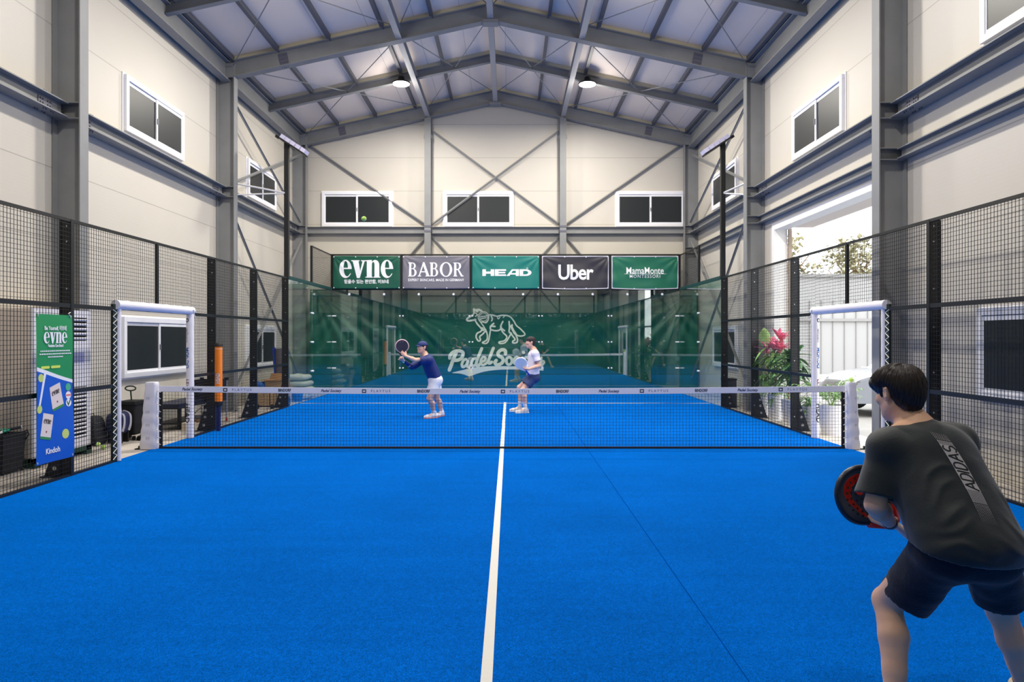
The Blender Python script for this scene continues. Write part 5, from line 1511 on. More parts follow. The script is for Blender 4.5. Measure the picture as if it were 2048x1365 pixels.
def head_prims(F, c, f, up, s=1.0):
    l, f, u = basis(f, up); c = Vector(c)
    P = lambda a, b, z: c + l*(a*s)+f*(b*s)+u*(z*s)
    M3 = cols(l, f, u)
    F.ell(P(0,-.012,.028), (.077*s,.096*s,.090*s), M3, .02)          # cranium
    F.ell(P(0,.022,-.022), (.064*s,.070*s,.088*s), M3, .03)          # face
    F.cone(P(0,.058,-.096), P(0,.030,-.075), .024*s, .040*s, .03)      # chin
    for a in (-1, 1):
        F.cone(P(a*.052,-.005,-.055), P(a*.018,.062,-.094), .020*s, .019*s, .025)   # jaw
        F.ell(P(a*.042,.062,-.022), (.024*s,.020*s,.018*s), M3, .02)   # cheek
        F.ell(P(a*.031,.092,.010), (.017*s,.012*s,.010*s), M3, .012, 's')   # eye socket
        F.cone(P(a*.014,.088,.028), P(a*.048,.074,.026), .007*s, .006*s, .014)     # brow
        # ear
        F.ell(P(a*.084,-.014,-.004), (.012*s,.018*s,.031*s), M3, .006)
        F.cone(P(a*.096,-.030,.016), P(a*.092,-.024,-.020), .006*s, .005*s, .006)
        F.cone(P(a*.096,-.030,.018), P(a*.088,-.002,.026), .006*s, .005*s, .006)
        F.ell(P(a*.098,-.012,-.002), (.009*s,.010*s,.015*s), M3, .005, 's')
        F.ell(P(a*.085,-.010,-.034), (.007*s,.008*s,.009*s), M3, .006)
    F.cone(P(0,.088,.012), P(0,.105,-.022), .007*s, .010*s, .012)      # nose
    for a in (-1, 1): F.ell(P(a*.011,.102,-.025), (.009*s,.010*s,.008*s), M3, .006)
    F.cone(P(-.020,.086,-.054), P(.020,.086,-.054), .006*s, .006*s, .008); F.ell(P(0,.093,-.053), (.018*s,.009*s,.005*s), M3, .006)
    F.cone(P(-.012,.086,-.064), P(.012,.086,-.064), .007*s, .007*s, .008)
    return P, (l, f, u)

def face_parts(P, s, parent, ax):
    l, f, u = ax
    for a in (-1, 1):
        e = P(a*.031, .078, .010)
        MB().ball(e, .0125*s, 14, 10).build('eye', M_eye, parent, smooth=True)
        MB().ball(P(a*.031, .0865, .010), .0058*s, 12, 8).build('iris', M_iris, parent, smooth=True)
        m = MB(); m.tube([P(a*.014,.096,.030), P(a*.030,.096,.036), P(a*.048,.083,.031)], [.0022*s,.003*s,.0014*s], 6); m.build('eyebrow', M_hair, parent)
    m = MB(); m.tube([P(-.021,.088,-.058), P(0,.0985,-.0585), P(.021,.088,-.058)], [.0015*s,.003*s,.0015*s], 6); m.build('lips', M_lip, parent, smooth=True)

def body(F, J, s=1.0, bulk=1.0):
    """J: dict of joints"""
    V = {k: Vector(v) for k, v in J.items()}
    pel, neck = V['pelvis'], V['neck']; sp = (neck-pel); L = sp.length; sp.normalize()
    acr = (V['shL']-V['shR']).normalized(); fr = acr.cross(sp).normalized()*-1
    if fr.dot(V['face']) < 0: fr = -fr
    hac = (V['hipL']-V['hipR']).normalized()
    F.ell(pel+sp*.02, (.165*bulk, .115*bulk, .105), cols(hac, hac.cross(Vector((0,0,1))).normalized(), hac.cross(hac.cross(Vector((0,0,1)))).normalized()), .04)
    F.ell(pel+sp*L*.36+fr*.005, (.138*bulk, .100*bulk, .17), cols(acr, fr, sp), .05)
    F.ell(pel+sp*L*.68+fr*.0, (.160*bulk, .112*bulk, .17), cols(acr, fr, sp), .05)
    F.cone(V['shL']-sp*.02, V['shR']-sp*.02, .056*bulk, .056*bulk, .05)
    for sd in 'LR':
        sh, el, wr = V['sh'+sd], V['el'+sd], V['wr'+sd]
        F.cone(neck+sp*.02, sh+sp*.0, .045, .050, .05)
        F.cone(sh, el, .052*bulk, .040*bulk, .03)
        fo = wr-el; F.cone(el, el+fo*.3, .038*bulk, .042*bulk, .02); F.cone(el+fo*.3, wr, .042*bulk, .0265, .02)
        hp, kn, an = V['hip'+sd], V['kn'+sd], V['an'+sd]
        F.cone(hp, kn, .092*bulk, .056*bulk, .04)
        F.ell(hp-fr*.055+Vector((0,0,-.005)), (.085*bulk,.075*bulk,.085), None, .04)
        sh_ = (an-kn); kf = V.get('kf'+sd, fr); kf = (kf-sh_.normalized()*kf.dot(sh_.normalized())).normalized()
        F.ell(kn+kf*.018, (.040,.040,.048), None, .02)
        F.cone(kn, kn+sh_*.32-kf*.018, .050*bulk, .056*bulk, .025); F.cone(kn+sh_*.32-kf*.018, kn+sh_*.62-kf*.012, .056*bulk, .042*bulk, .02); F.cone(kn+sh_*.6-kf*.008, an, .041*bulk, .034, .02)
        F.cone(kn+kf*.012, an+kf*.01, .030, .024, .03)
        to = V['to'+sd]; F.cone(an, an*.5+to*.5+Vector((0,0,-.01)), .034, .030, .02); F.cone(an*.5+to*.5+Vector((0,0,-.01)), to, .034, .026, .02); F.cone(an, an-(to-an).normalized()*.035-Vector((0,0,.035)), .032, .030, .02)
    hd = V['head']; F.cone(neck-sp*.02, hd-Vector((0,0,.03)), .062*bulk, .054, .03)
    F.cone(neck+fr*.02, hd+V['face'].normalized()*.02-Vector((0,0,.06)), .045, .040, .03)
    return sp, acr, fr

def shoe(an, to, m_up, m_sole, par, sc=1.0, lab=None):
    """shoe around ankle an with toe point to (both near the ground)"""
    an, to = Vector(an), Vector(to); d = Vector((to.x-an.x, to.y-an.y, 0)); 
    flat = (to.z-an.z+.06)/max(.05, d.length)
    d.normalize(); zt = to.z-.03
    heel = an-d*.055*sc; heel.z = an.z-.085; toe = to+d*.035; toe.z = to.z-.025
    ax = (toe-heel); L = ax.length; ax.normalize(); sd = ax.cross(Vector((0,0,1))).normalized(); up = sd.cross(ax)
    F = Field(np.minimum(np.array(heel), np.array(toe))-.14, np.maximum(np.array(heel), np.array(toe))+np.array((.14,.14,.22)), .006 if sc == 1 else .008)
    P = lambda a, b, c: heel+ax*(a*L)+sd*b+up*c
    F.cone(P(.12,0,.045), P(.75,0,.030), .041, .038, .03); F.cone(P(.70,.008,.030), P(.90,.004,.026), .041, .032, .02)
    F.cone(P(.16,0,.05), P(.20,0,.105), .040, .038, .03); F.cone(P(.35,0,.07), P(.2,0,.10), .036, .036, .03)
    F.cut(P(0,0,.010), -up)
    o = F.mesh('shoe', m_up, par); 
    if lab: o['label'] = lab
    m = MB()
    pts = [(-.04,-.022),(.0,-.036),(.25,-.036),(.5,-.034),(.72,-.043),(.88,-.036),(.985,-.012),(.985,.012),(.88,.036),(.72,.045),(.5,.036),(.25,.036),(0,.036),(-.04,.022)]
    pts = spline(pts+[pts[0]], 3)[:-1]
    m.prism(pts, lambda u, v, t: P(u, v, t), -.010, .020); so = m.build('sole', m_sole, o, bevel=.004)
    lc = MB()
    for k in range(4):
        q = .48+.07*k; lc.tube([P(q,-.024,.066-.012*k), P(q+.02,0,.078-.012*k), P(q+.03,.024,.066-.012*k)], .0028, 5)
    lc.build('laces', m_sole, o)
    return o

def wrinkle(F, amp, f1=22.0, seed=0, dirs=None, zw=None):
    X, Y, Z = F.ax[0][:,None,None], F.ax[1][None,:,None], F.ax[2][None,None,:]
    rg = np.random.RandomState(seed); w = 0
    for k in range(5):
        a = rg.normal(size=3); a /= np.linalg.norm(a); a *= f1*rg.uniform(.6, 1.7); p = rg.uniform(0, 6)
        b = rg.normal(size=3)*f1*.35
        w = w + np.sin(X*a[0]+Y*a[1]+Z*a[2]+p+1.4*np.sin(X*b[0]+Y*b[1]+Z*b[2]+p*2))
    w = w/5; w = np.sign(w)*np.abs(w)**.8
    if zw is not None: w = w*zw(X, Y, Z)
    F.F = (F.F + amp*w).astype(np.float32)

def folds(F, L):
    """fold ridges: (x,z) polyline on the front/back of the cloth, width, height (+ out / - in)"""
    X, Z = F.ax[0][:,None], F.ax[2][None,:]
    T = 0
    for pts, w, amp in L:
        P = spline(pts, 5); D = None; S_ = None; tot = len(P)-1
        for i in range(tot):
            a, b = np.array(P[i]), np.array(P[i+1]); ba = b-a; t = np.clip(((X-a[0])*ba[0]+(Z-a[1])*ba[1])/max(1e-9,(ba**2).sum()), 0, 1)
            d = np.sqrt((X-a[0]-ba[0]*t)**2+(Z-a[1]-ba[1]*t)**2); u = (i+t)/tot
            if D is None: D, S_ = d, u+0*d
            else: m = d < D; D = np.where(m, d, D); S_ = np.where(m, u, S_)
        T = T + amp*np.exp(-(D/w)**2)*np.sin(np.pi*np.clip(S_,.03,.97))**.6
    F.F = (F.F - T[:,None,:]).astype(np.float32)
def hull_shirt(J, lo, hi, h, half, dep, hem_drop, sleeve, wr_amp, seed, m, par, neck_r=.062, long_R=None, hem_n=None, sleeve_r=.072, lab=None, belly=0.0, thick=.007, hemw=1.0, fl=None):
    """loose T-shirt around the torso"""
    V = {k: Vector(v) for k, v in J.items()}
    pel, neck = V['pelvis'], V['neck']; sp = (neck-pel); L = sp.length; sp.normalize()
    acr = (V['shL']-V['shR']).normalized(); fr = acr.cross(sp).normalized()
    if fr.dot(V['face']) < 0: fr = -fr
    hac = (V['hipL']-V['hipR']).normalized(); acr = (acr - sp*acr.dot(sp)).normalized()
    F = Field(lo, hi, h); M3 = cols(acr, fr, sp)
    for sd in 'LR':          # sleeves first, each cut at its cuff, then the body of the shirt is merged in
        sh, el = V['sh'+sd], V['el'+sd]; d = el-sh
        F.cone(sh-sp*.02, sh+d*(sleeve+.12), .070, sleeve_r, .0)
        if long_R == sd:
            F.cone(sh+d*.5, el, .056, .050, .02); F.cone(el, V['wr'+sd], .050, .034, .02)
            F.cut_near(V['wr'+sd]-(V['wr'+sd]-V['el'+sd]).normalized()*.02, (V['wr'+sd]-V['el'+sd]), .10)
        else: F.cut_near(sh+d*sleeve, d, .20)
    F.cone(V['shL']-sp*.02-fr*.01, V['shR']-sp*.02-fr*.01, .073, .073, .04)
    F.cone(neck-sp*.015, V['shL']-sp*.005, .055, .064, .05); F.cone(neck-sp*.015, V['shR']-sp*.005, .055, .064, .05)
    n = 7
    for i in range(n):
        t = i/(n-1); c = pel.lerp(neck-sp*.11, t) - sp*hem_drop*(1-t)
        hw = half*(1.0*hemw+(1-hemw)*t); dd = dep*(1-.08*t)*(hemw+(1-hemw)*t)
        F.ell(c+fr*belly*(1-t), (hw, dd, .12), M3, .035)
    wrinkle(F, wr_amp, 14, seed)
    wrinkle(F, wr_amp*.35, 40, seed+7)
    if fl: folds(F, fl)
    base = pel - sp*hem_drop
    F.cut(base, hem_n if hem_n is not None else -sp)
    F.cut_near(neck+sp*.022, sp*1.0+fr*.28, .105)
    o = F.opened(F.mesh('t_shirt', m, par, 2))
    if lab: o['label'] = lab
    return o
def shorts(J, lo, hi, h, m, par, r_hip, r_hem, end, seed, amp, waist=.0, lab=None, ends=None, hems=None):
    V = {k: Vector(v) for k, v in J.items()}; F = Field(lo, hi, h)
    hac = (V['hipL']-V['hipR']).normalized(); pel = V['pelvis']; sp = (V['neck']-pel).normalized()
    F.ell(pel-Vector((0,0,.02)), (.185, .145, .13), cols(hac, hac.cross(Vector((0,0,1))).normalized(), Vector((0,0,1))), .04)
    fr = hac.cross(sp); fr = fr if fr.dot(V['face']) > 0 else -fr
    for sd in 'LR':
        hp, kn = V['hip'+sd], V['kn'+sd]; d = kn-hp
        F.ell(hp-fr*.06+Vector((0,0,-.0)), (.10,.09,.10), None, .05)
        if hems and sd in hems: F.cone(hp, hp+(Vector(hems[sd][0])-hp)*1.12, r_hip, hems[sd][2], .05)
        else: F.cone(hp, hp+d*((ends or {}).get(sd, end)+.10), r_hip, r_hem, .05)
    wrinkle(F, amp, 18, seed); wrinkle(F, amp*.5, 50, seed+3)
    for sd in 'LR':
        hp, kn = V['hip'+sd], V['kn'+sd]; d = kn-hp; e = (ends or {}).get(sd, end)
        if hems and sd in hems: F.cut_near(Vector(hems[sd][0]), Vector(hems[sd][1]), .235)
        else: F.cut_near(hp+d*e, d, .235)
    F.cut(pel+sp*(.11+waist), sp)
    o = F.opened(F.mesh('shorts', m, par, 2))
    if lab: o['label'] = lab
    return o
def arr(*v): return np.array(v, float)

# ================================================================ near player, seen from behind
J = dict(pelvis=(1.885,-7.47,.84), neck=(1.845,-7.215,1.245), head=(1.797,-7.15,1.394), face=(-.30,.93,-.20),
         shL=(1.672,-7.285,1.185), elL=(1.615,-7.31,.945), wrL=(1.775,-7.13,.822),
         shR=(2.045,-7.15,1.185), elR=(2.165,-7.10,.94), wrR=(2.0,-7.04,.79),
         hipL=(1.79,-7.45,.785), knL=(1.74,-7.17,.50), anL=(1.672,-7.37,.10), toL=(1.60,-7.17,.04),
         hipR=(1.98,-7.45,.785), knR=(2.19,-7.23,.475), anR=(2.34,-7.18,.10), toR=(2.43,-6.98,.04), kfL=(-.3,1,0), kfR=(.2,1,.1))
P1 = thing('person', 'person in black T-shirt and black shorts crouching at right, seen from behind, holding a racket', 'person', (1.95,-7.2,.012))
F = Field((1.40,-7.70,.0), (2.62,-6.80,1.56), .006)
body(F, J, 1, 1.0)
hp_, ax_ = head_prims(F, J['head'], J['face'], (0,0,1), .94)
hand_prims(F, J['wrL'], (.30,.90,-.12), (-.35,.1,.9), (.55,.6,.6,.7), -1)
hand_prims(F, J['wrR'], (-.80,.25,-.52), (-.35,-.9,.2), (1.2,1.25,1.3,1.3), 1)
F.mesh('body', M_skin, P1, 1)
face_parts(hp_, .94, P1, ax_)
M_tee = mat('black jersey cloth', srgb(27,34,36), .62, bump=.08, bscale=120, sheen=.25, spec=.3)
M_short = mat('black shorts cloth', srgb(19,20,32), .7, sheen=.1, bump=.2, bscale=70, spec=.25)
FL = [([(1.705,1.02),(1.735,1.10),(1.79,1.135),(1.84,1.13)], .010, .006), ([(1.715,.98),(1.76,1.06),(1.82,1.09)], .010, .005),
      ([(1.72,.93),(1.77,.98),(1.83,1.01)], .012, .005), ([(1.70,.90),(1.76,.92),(1.84,.97)], .012, .005), ([(1.70,.85),(1.76,.88),(1.82,.86)], .012, .006),
      ([(2.03,1.14),(2.06,1.05),(2.05,.95)], .014, -.006), ([(2.0,1.06),(2.04,.98),(2.03,.90)], .012, .005), ([(1.96,.97),(2.03,.88),(2.09,.83)], .014, .006), ([(1.9,.90),(1.98,.84),(2.06,.80)], .013, .005),
      ([(1.78,.83),(1.86,.80),(1.95,.80)], .012, .005)]
TEE = hull_shirt(J, (1.40,-7.75,.60), (2.35,-6.90,1.42), .006, .203, .150, .045, .86, .0075, 3, M_tee, P1, hem_n=(-.12,.15,-1), belly=-.0, hemw=1.13, sleeve_r=.086, fl=FL, lab='black T-shirt with a long grey lettered stripe down the back')
shorts(J, (1.45,-7.80,.28), (2.50,-6.90,1.02), .008, M_short, P1, .098, .106, .86, 5, .006, hems={'L': ((1.795,-7.20,.515), (-.42,.30,-.85), .106), 'R': ((2.145,-7.29,.555), (.25,.35,-.9), .102)})
shoe(J['anL'], J['toL'], mat('beige shoe mesh', srgb(178,168,144), .7), mat('white sole', srgb(230,228,222), .5), P1)
shoe(J['anR'], J['toR'], mat('beige shoe mesh', srgb(178,168,144), .7), mat('white sole', srgb(230,228,222), .5), P1)
for a, k in (('anL','knL'),('anR','knR')):
    an, kn = Vector(J[a]), Vector(J[k]); d = (kn-an).normalized()
    MB().tube([an-d*.01, an+d*.03, an+d*.075], [.041,.039,.0415], 20, False).build('sock', mat('navy sock', srgb(40,44,70), .8), P1, smooth=True)
# watch
w = Vector(J['wrL']); d = (w-Vector(J['elL'])).normalized()
MB().tube([w-d*.022, w-d*.002], [.0315,.0305], 24, False).build('watch_strap', mat('black watch', srgb(20,22,24), .4), P1, smooth=True)

# hair of the near player
def P1h(a, b, z): return hp_(a, b, z)
l_, f_, u_ = ax_; M3 = cols(l_, f_, u_)
HF = Field(Vector(J['head'])-Vector((.19,.19,.16)), Vector(J['head'])+Vector((.19,.19,.19)), .005)
HF.ell(P1h(0,-.010,.048), (0.0907,0.1085,0.0804), M3, .02)
HF.ell(P1h(0,-.040,.012), (0.0795,0.0785,0.0692), M3, .02)
HF.ell(P1h(0,-.056,-.036), (0.0542,0.0468,0.0617), M3, .03)
HF.ell(P1h(0,.070,.054), (0.0729,0.0374,0.0318), M3, .02)
HF.ell(P1h(0,.120,-.058), (0.1590,0.0982,0.0823), M3, .010, 's')
for a in (-1, 1):
    HF.ell(P1h(a*.100,-.004,-.040), (0.0318,0.0337,0.0486), M3, .008, 's')
    HF.ell(P1h(a*.102,-.014,-.008), (0.0318,0.0281,0.0374), M3, .008, 's')
    HF.cone(P1h(a*.080,.022,.015), P1h(a*.079,.020,-.018), .009, .004, .008)
X, Y, Z = HF.grid(); c0 = P1h(0,-.045,.13)
dx, dy, dz = X-c0[0], Y-c0[1], Z-c0[2]
qa = dx*l_[0]+dy*l_[1]+dz*l_[2]; qb = dx*f_[0]+dy*f_[1]+dz*f_[2]; az = np.arctan2(qa, qb)
HF.F = (HF.F + .0028*np.sin(az*31+dz*40+2*np.sin(az*7)) + .002*np.sin(az*67+dz*25)*np.clip(-dz*12,0,1)).astype(np.float32)
def hair_mat():
    m = mat('black hair strands', srgb(24,20,20), .34, spec=.6); return m
HAIR = HF.mesh('hair', hair_mat(), P1, 1)
bvh = BVHTree.FromObject(HAIR, bpy.context.evaluated_depsgraph_get()) if 0 else BVHTree.FromPolygons([v.co[:] for v in HAIR.data.vertices], [tuple(p.vertices) for p in HAIR.data.polygons])
rg = random.Random(21); hc = P1h(0,-.01,.03); sm_ = MB()
for i in range(2600):
    phi = rg.uniform(-math.pi, math.pi); clump = .10*math.sin(phi*23)+.05*math.sin(phi*51)
    back = (1-math.cos(phi))/2; th0 = rg.choice((5, 20, 35, 50, 65)) + rg.uniform(0, 18); th1 = (78 + 50*back**1.2) + rg.uniform(-14, 8)
    pts = []; sw = rg.uniform(-.18, .18)+clump*.6; lift = rg.uniform(.0005, .005)*(1 if th0 < 60 else .4)
    for k in range(9):
        t = k/8; th = R(th0+(th1-th0)*t); ph = phi+sw*t
        # polar axis tilted back so the whorl sits at the crown
        dl = Vector((math.sin(th)*math.sin(ph), math.sin(th)*math.cos(ph), math.cos(th)))
        dl = Vector((dl.x, dl.y*math.cos(R(24))-dl.z*math.sin(R(24)), dl.y*math.sin(R(24))+dl.z*math.cos(R(24))))
        d = l_*dl.x+f_*dl.y+u_*dl.z
        hit = bvh.ray_cast(hc+d*.4, -d, .42)
        if hit[0] is None or (hit[0]-hc).length < .055: break
        pts.append(hit[0]+d*(lift*(.4+.8*t)))
    if len(pts) > 3:
        n = len(pts); sm_.tube(pts, [.0009+.0006*math.sin(math.pi*k/(n-1)) for k in range(n-1)]+[.0003], 3, False)
so = sm_.build('hair_strands', mat('dark brown strand', srgb(52,42,38), .32, spec=.6), HAIR, smooth=True); so['kind'] = 'stuff'

# printed stripe on the back, laid on the shirt surface
dgv = [v.co[:] for v in TEE.data.vertices]; tb = BVHTree.FromPolygons(dgv, [tuple(p.vertices) for p in TEE.data.polygons])
A0, A1 = Vector((1.822,0,1.255)), Vector((1.888,0,.945)); LEN = .40
def back_pt(u, v, off):
    """u across 0..1 (left to right), v along 0 (collar) .. 1 (lower back)"""
    bow = .012*math.sin(v*math.pi)
    x = A0.x+(A1.x-A0.x)*v+(u-.5)*.058+bow+.004; z = A0.z+(A1.z-A0.z)*v - (u-.5)*.012
    h_ = tb.ray_cast(Vector((x, -8.2, z)), Vector((0, 1, 0)), 2.0)
    y = h_[0].y if h_[0] is not None else -7.35
    return Vector((x, y-off, z))
M_print = mat('grey heat print', srgb(184,178,180), .45)
def back_patch(mb, u0, u1, v0, v1, nu=3, nv=6, off=.0016):
    mb.grid(lambda a, b: back_pt(u0+(u1-u0)*a, v0+(v1-v0)*b, off), nu, nv)
m = MB(); back_patch(m, 0, 1, .155, .66, 8, 40)
nl = 9
for i in range(nl):
    u = (i+.5)/nl
    back_patch(m, u-.030, u+.030, .105+.0*i, .155, 1, 4)
    back_patch(m, u-.030, u+.030, .66, .80, 1, 8)
    for k in range(12):
        v = .81+k*.017; r = max(.006, .028-.0019*k)
        back_patch(m, u-r, u+r, v, v+.0095-.0004*k, 1, 1)
    for k in range(5):
        v = .10-(k+1)*.016; r = .026-.004*k; back_patch(m, u-r, u+r, v, v+.008, 1, 1)
m.build('back_stripe', M_print, TEE)
# letters read upward: right of the letter points up the back
GL = {'A': [[(0,0),(.5,1),(1,0)],[(.2,.38),(.8,.38)]], 'D': [[(0,0),(0,1),(.45,1),(.8,.82),(.9,.5),(.8,.18),(.45,0),(0,0)]], 'I': [[(0,0),(0,1)]],
      'S': [[(.85,.85),(.6,1),(.3,1),(.08,.85),(.08,.65),(.3,.52),(.65,.47),(.88,.33),(.88,.15),(.65,0),(.3,0),(.05,.14)]]}
m = MB(); vcur = .655
for ch, w_ in (('A',.088),('D',.080),('I',.02),('D',.080),('A',.088),('S',.078)):
    for pl in GL[ch]:
        q = spline(pl, 4) if ch in 'S' else [ (pl[i][0]+(pl[i+1][0]-pl[i][0])*k/4, pl[i][1]+(pl[i+1][1]-pl[i][1])*k/4) for i in range(len(pl)-1) for k in range(4)]+[pl[-1]]
        P = [(0.90-.80*y, vcur-x*w_) for x, y in q]      # letter top toward the left of the stripe
        P = [(1-a, b) for a, b in P] if 0 else [(.10+.80*(1-y), vcur-x*w_) for x, y in q]
        pts = [back_pt(a, b, .0022) for a, b in P]
        for a, b in zip(pts[:-1], pts[1:]): m.bar(a, b, .0062, .0012, (0,-1,.3))
    vcur -= w_+.0135
m.build('back_lettering', mat('dark print', srgb(26,32,36), .6), TEE)
MB().tube([back_pt(.5, -.03, .002), back_pt(.5, -.035, .002)], .001, 4) if 0 else None

# racket of the near player
def head_logo(M, t, holes):
    red = mat('signal red print', srgb(226,52,36), .4)
    q = spline([(-.040,.078),(.000,.092),(.036,.084),(.060,.058),(.068,.010),(.070,-.056)], 8)
    mb = MB(); fn = lambda u, v, tt: M @ Vector((u, v, tt))
    stroke(mb, q, [.036-.024*max(0, i/len(q)*1.5-.5) for i in range(len(q))], fn, .0162, .0168)
    mb.prism(arc(.004,.036,.016,.020,0,360,20)[:-1], fn, .0162, .0168)
    mb.build('red_arc', red, t)
    hb = MB()
    for hx, hy in holes:
        dmin = min(math.hypot(hx-a, hy-b) for a, b in q)
        if dmin < .024: hb.prism(arc(hx,hy,.0052,.0052,0,360,8)[:-1], fn, .0160, .0171)
    hb.build('holes_in_arc', mat('hole shade', srgb(16,20,26), .8), t)
Mdk = mat('blue black racket face', srgb(40,58,76), .38)
rk, RM = padel_racket('padel_racket', 'dark padel racket with a red arc and drilled holes held by the near player', (1.722,-7.0,.913), (.745,0,-.667), (.15,-1,.1), Mdk, mat('dark racket frame', srgb(24,34,48), .35), mat('white red grip', srgb(226,214,208), .6), mat('red gloss', srgb(226,48,34), .3), logo=head_logo, butt_m=mat('green cap', srgb(80,130,110), .6))

# ================================================================ left player at the net, reaching to the left
J = dict(pelvis=(-1.385,3.86,.80), neck=(-1.565,3.76,1.265), head=(-1.625,3.73,1.425), face=(-.82,-.56,.06),
         shL=(-1.50,3.60,1.195), elL=(-1.73,3.47,1.185), wrL=(-1.90,3.42,1.26),
         shR=(-1.62,3.93,1.20), elR=(-1.84,3.80,1.03), wrR=(-1.985,3.60,1.17),
         hipL=(-1.375,3.77,.745), knL=(-1.475,3.70,.415), anL=(-1.395,3.86,.10), toL=(-1.56,3.74,.04),
         hipR=(-1.395,3.96,.745), knR=(-1.36,4.02,.40), anR=(-1.275,4.16,.10), toR=(-1.38,3.98,.04), kfL=(-1,-.2,0), kfR=(-.8,-.6,0))
P2 = thing('person', 'person in navy T-shirt, white shorts and navy cap reaching left beyond the net', 'person', (-1.42,3.9,.012))
F = Field((-2.25,3.15,0), (-1.05,4.40,1.60), .0078)
body(F, J, 1, .98)
hp_, ax_ = head_prims(F, J['head'], J['face'], (0,0,1))
hand_prims(F, J['wrL'], (-.75,.15,.55), (-.2,.9,.3), (.35,.3,.3,.4), -1)
hand_prims(F, J['wrR'], (-.35,-.35,.75), (-.2,-.9,-.1), (1.1,1.2,1.2,1.3), -1)
F.mesh('body', M_skin2, P2, 1)
face_parts(hp_, 1, P2, ax_)
M_navy = mat('navy jersey', srgb(18,38,104), .6, bump=.2, bscale=80)
T2 = hull_shirt(J, (-2.2,3.2,.6), (-1.0,4.35,1.42), .010, .188, .142, .06, .68, .006, 9, M_navy, P2, hem_n=(.1,0,-1), long_R='R', sleeve_r=.074)
shorts(J, (-1.8,3.4,.2), (-1.0,4.4,1.0), .010, mat('white shorts cloth', srgb(232,230,232), .7), P2, .115, .118, .60, 15, .005)
text('Tennis', .075, FXZ(-1.52,3.60,1.06) @ Matrix.Rotation(R(-8),4,'Z'), mat('pale blue print', srgb(120,160,220), .6), P2, ext=.002, sx=.8, name='chest_print', warp=None) if 0 else None
M_cap = mat('navy cap', srgb(24,44,104), .7)
def cap(P, ax, m, par, back=False, scale=1.0):
    l, f, u = ax; s = -1 if back else 1
    c = P(0,0,0)
    F = Field(c-Vector((.26,.26,.12)), c+Vector((.26,.26,.22)), .006)
    M3 = cols(l, f, u)
    F.ell(P(0,-.010,.040), (.092*scale,.110*scale,.092*scale), M3, .01)
    F.shell(.012)
    F.cut(P(0,0,.038), tuple(-(u + f*(.12 if not back else .10))))
    dome = F.mesh('cap', m, par, 1)
    mb = MB()
    def br(a, b):
        t = (a-.5)*2; w = .072*t; base = .088*math.sqrt(max(0, 1-(w/.094)**2)); out = .075*math.sqrt(max(0, 1-(t*.98)**2))
        yy = base+out*b; return P(w, s*yy-.010, .040-.012*(b)-.25*abs(t)**2*.05)
    mb.grid(br, 20, 5); o = mb.build('brim', m, dome, smooth=True); so = o.modifiers.new('s','SOLIDIFY'); so.thickness = .005
    MB().ball(P(0,-.010,.132*scale), .007, 10, 6).build('button', m, dome)
    return dome
cap(hp_, ax_, M_cap, P2)
def short_hair(P, ax, c, m, par):
    l, f, u = ax; M3 = cols(l, f, u)
    F = Field(Vector(c)-Vector((.17,.17,.15)), Vector(c)+Vector((.17,.17,.18)), .006)
    F.ell(P(0,-.016,.034), (.083,.100,.092), M3, .01); F.ell(P(0,-.05,-.03), (.064,.052,.06), M3, .02)
    F.ell(P(0,.10,-.04), (.11,.085,.095), M3, .006, 's')
    for a in (-1, 1): F.ell(P(a*.10,0,-.045), (.04,.045,.05), M3, .006, 's')
    return F.mesh('hair', m, par, 1)
short_hair(hp_, ax_, J['head'], M_hair, P2)
wsh, wso = mat('white trainer', srgb(236,232,232), .6), mat('coral sole', srgb(226,140,110), .5)
for a, b, k in (('anL','toL','knL'), ('anR','toR','knR')):
    shoe(J[a], J[b], wsh, wso, P2, 1.01)
    an, kn = Vector(J[a]), Vector(J[k]); d = (kn-an).normalized()
    MB().tube([an-d*.01, an+d*.04, an+d*.09], [.041,.039,.043], 16, False).build('sock', mat('white sock', srgb(236,234,234), .8), P2, smooth=True)
mb = MB(); stroke(mb, spline([(-1.60,1.075),(-1.56,1.10),(-1.555,1.07),(-1.52,1.095),(-1.50,1.08)], 4), .010, lambda u,v,tt: (u, 3.56-tt, v), 0, .001)
padel_racket('padel_racket', 'black padel racket raised by the player in navy', (-2.00,3.58,1.450), (.08,.02,-1), (.25,-1,.1), mat('purple black face', srgb(44,38,60), .4), mat('pale rose rim', srgb(200,170,176), .4), mat('cyan grip', srgb(90,200,220), .5), mat('black throat', srgb(30,26,36), .4), butt_m=mat('cyan grip', srgb(90,200,220), .5))

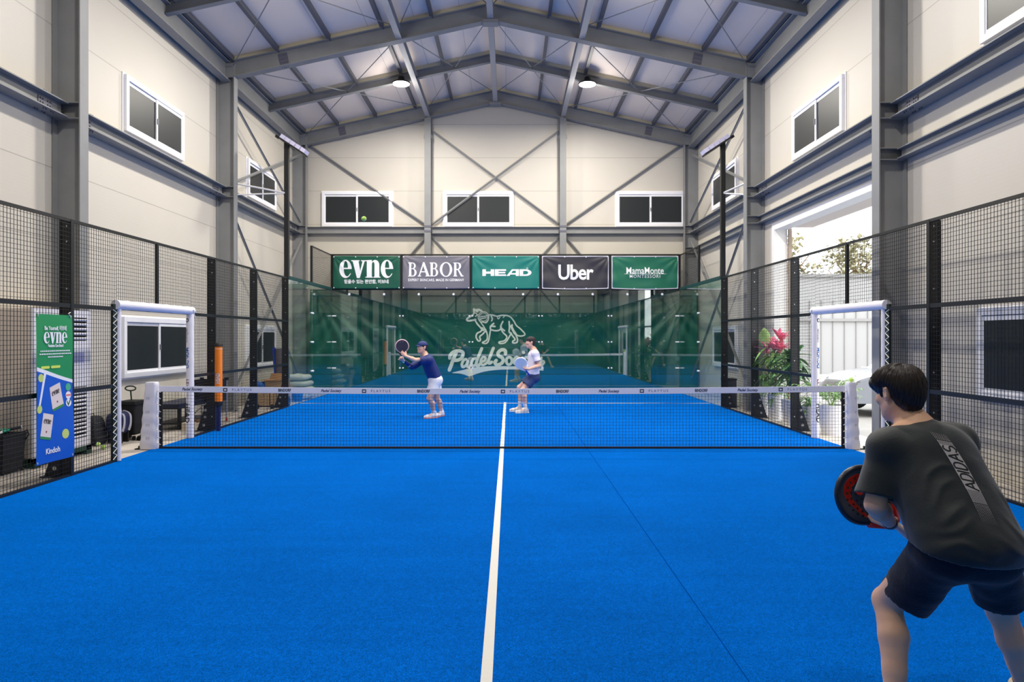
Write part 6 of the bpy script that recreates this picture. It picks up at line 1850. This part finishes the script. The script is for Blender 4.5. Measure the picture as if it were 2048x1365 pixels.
# ================================================================ right player at the net, side view
J = dict(pelvis=(.615,4.88,.80), neck=(.635,4.90,1.345), head=(.560,4.88,1.515), face=(-.99,-.12,.02),
         shL=(.655,4.72,1.29), elL=(.735,4.68,1.02), wrL=(.510,4.60,.955),
         shR=(.640,5.08,1.29), elR=(.640,5.12,1.02), wrR=(.470,4.92,.90),
         hipL=(.605,4.80,.755), knL=(.385,4.72,.50), anL=(.455,4.76,.10), toL=(.26,4.70,.04),
         hipR=(.605,4.99,.755), knR=(.33,5.02,.54), anR=(.335,5.06,.10), toR=(.14,5.02,.04), kfL=(-1,0,0), kfR=(-1,0,0))
P3 = thing('person', 'person in white T-shirt, navy shorts and backward cap standing in profile beyond the net', 'person', (.45,4.9,.012))
F = Field((-.05,4.40,0), (1.0,5.35,1.70), .0078)
body(F, J, 1, 1.0)
hp_, ax_ = head_prims(F, J['head'], J['face'], (0,0,1))
hand_prims(F, J['wrL'], (-.92,.15,-.02), (.0,.3,.9), (.5,.5,.5,.6), 1)
hand_prims(F, J['wrR'], (-.55,-.70,.2), (-.3,.1,.95), (1.0,1.1,1.1,1.2), -1)
F.mesh('body', M_skin2, P3, 1)
face_parts(hp_, 1, P3, ax_)
hull_shirt(J, (.2,4.35,.6), (1.0,5.45,1.52), .010, .185, .140, .055, .66, .0055, 19, mat('white jersey', srgb(226,222,234), .65, bump=.2, bscale=80), P3, hem_n=(.2,0,-1), sleeve_r=.080)
shorts(J, (-.05,4.4,.2), (1.0,5.4,1.0), .010, mat('slate navy shorts', srgb(34,56,104), .7), P3, .115, .118, .62, 25, .005)
cap(hp_, ax_, mat('black red cap', srgb(34,22,30), .7), P3, True)
short_hair(hp_, ax_, J['head'], M_hair2, P3)
for a, b, k in (('anL','toL','knL'), ('anR','toR','knR')):
    shoe(J[a], J[b], mat('cream trainer', srgb(222,212,204), .6), mat('white sole', srgb(230,228,222), .5), P3, 1.01)
    an, kn = Vector(J[a]), Vector(J[k]); d = (kn-an).normalized()
    MB().tube([an-d*.01, an+d*.05, an+d*.15], [.041,.040,.046], 16, False).build('sock', mat('white sock', srgb(236,234,234), .8), P3, smooth=True)
padel_racket('padel_racket', 'white padel racket held low by the player in the white T-shirt', (.355,4.62,1.075), (.55,.25,-.80), (-.45,-.80,.35), mat('white racket face', srgb(216,226,232), .35), mat('white racket rim', srgb(230,232,238), .35), mat('blue grip', srgb(40,70,190), .5), mat('white racket rim', srgb(230,232,238), .35), butt_m=mat('blue grip', srgb(40,70,190), .5))
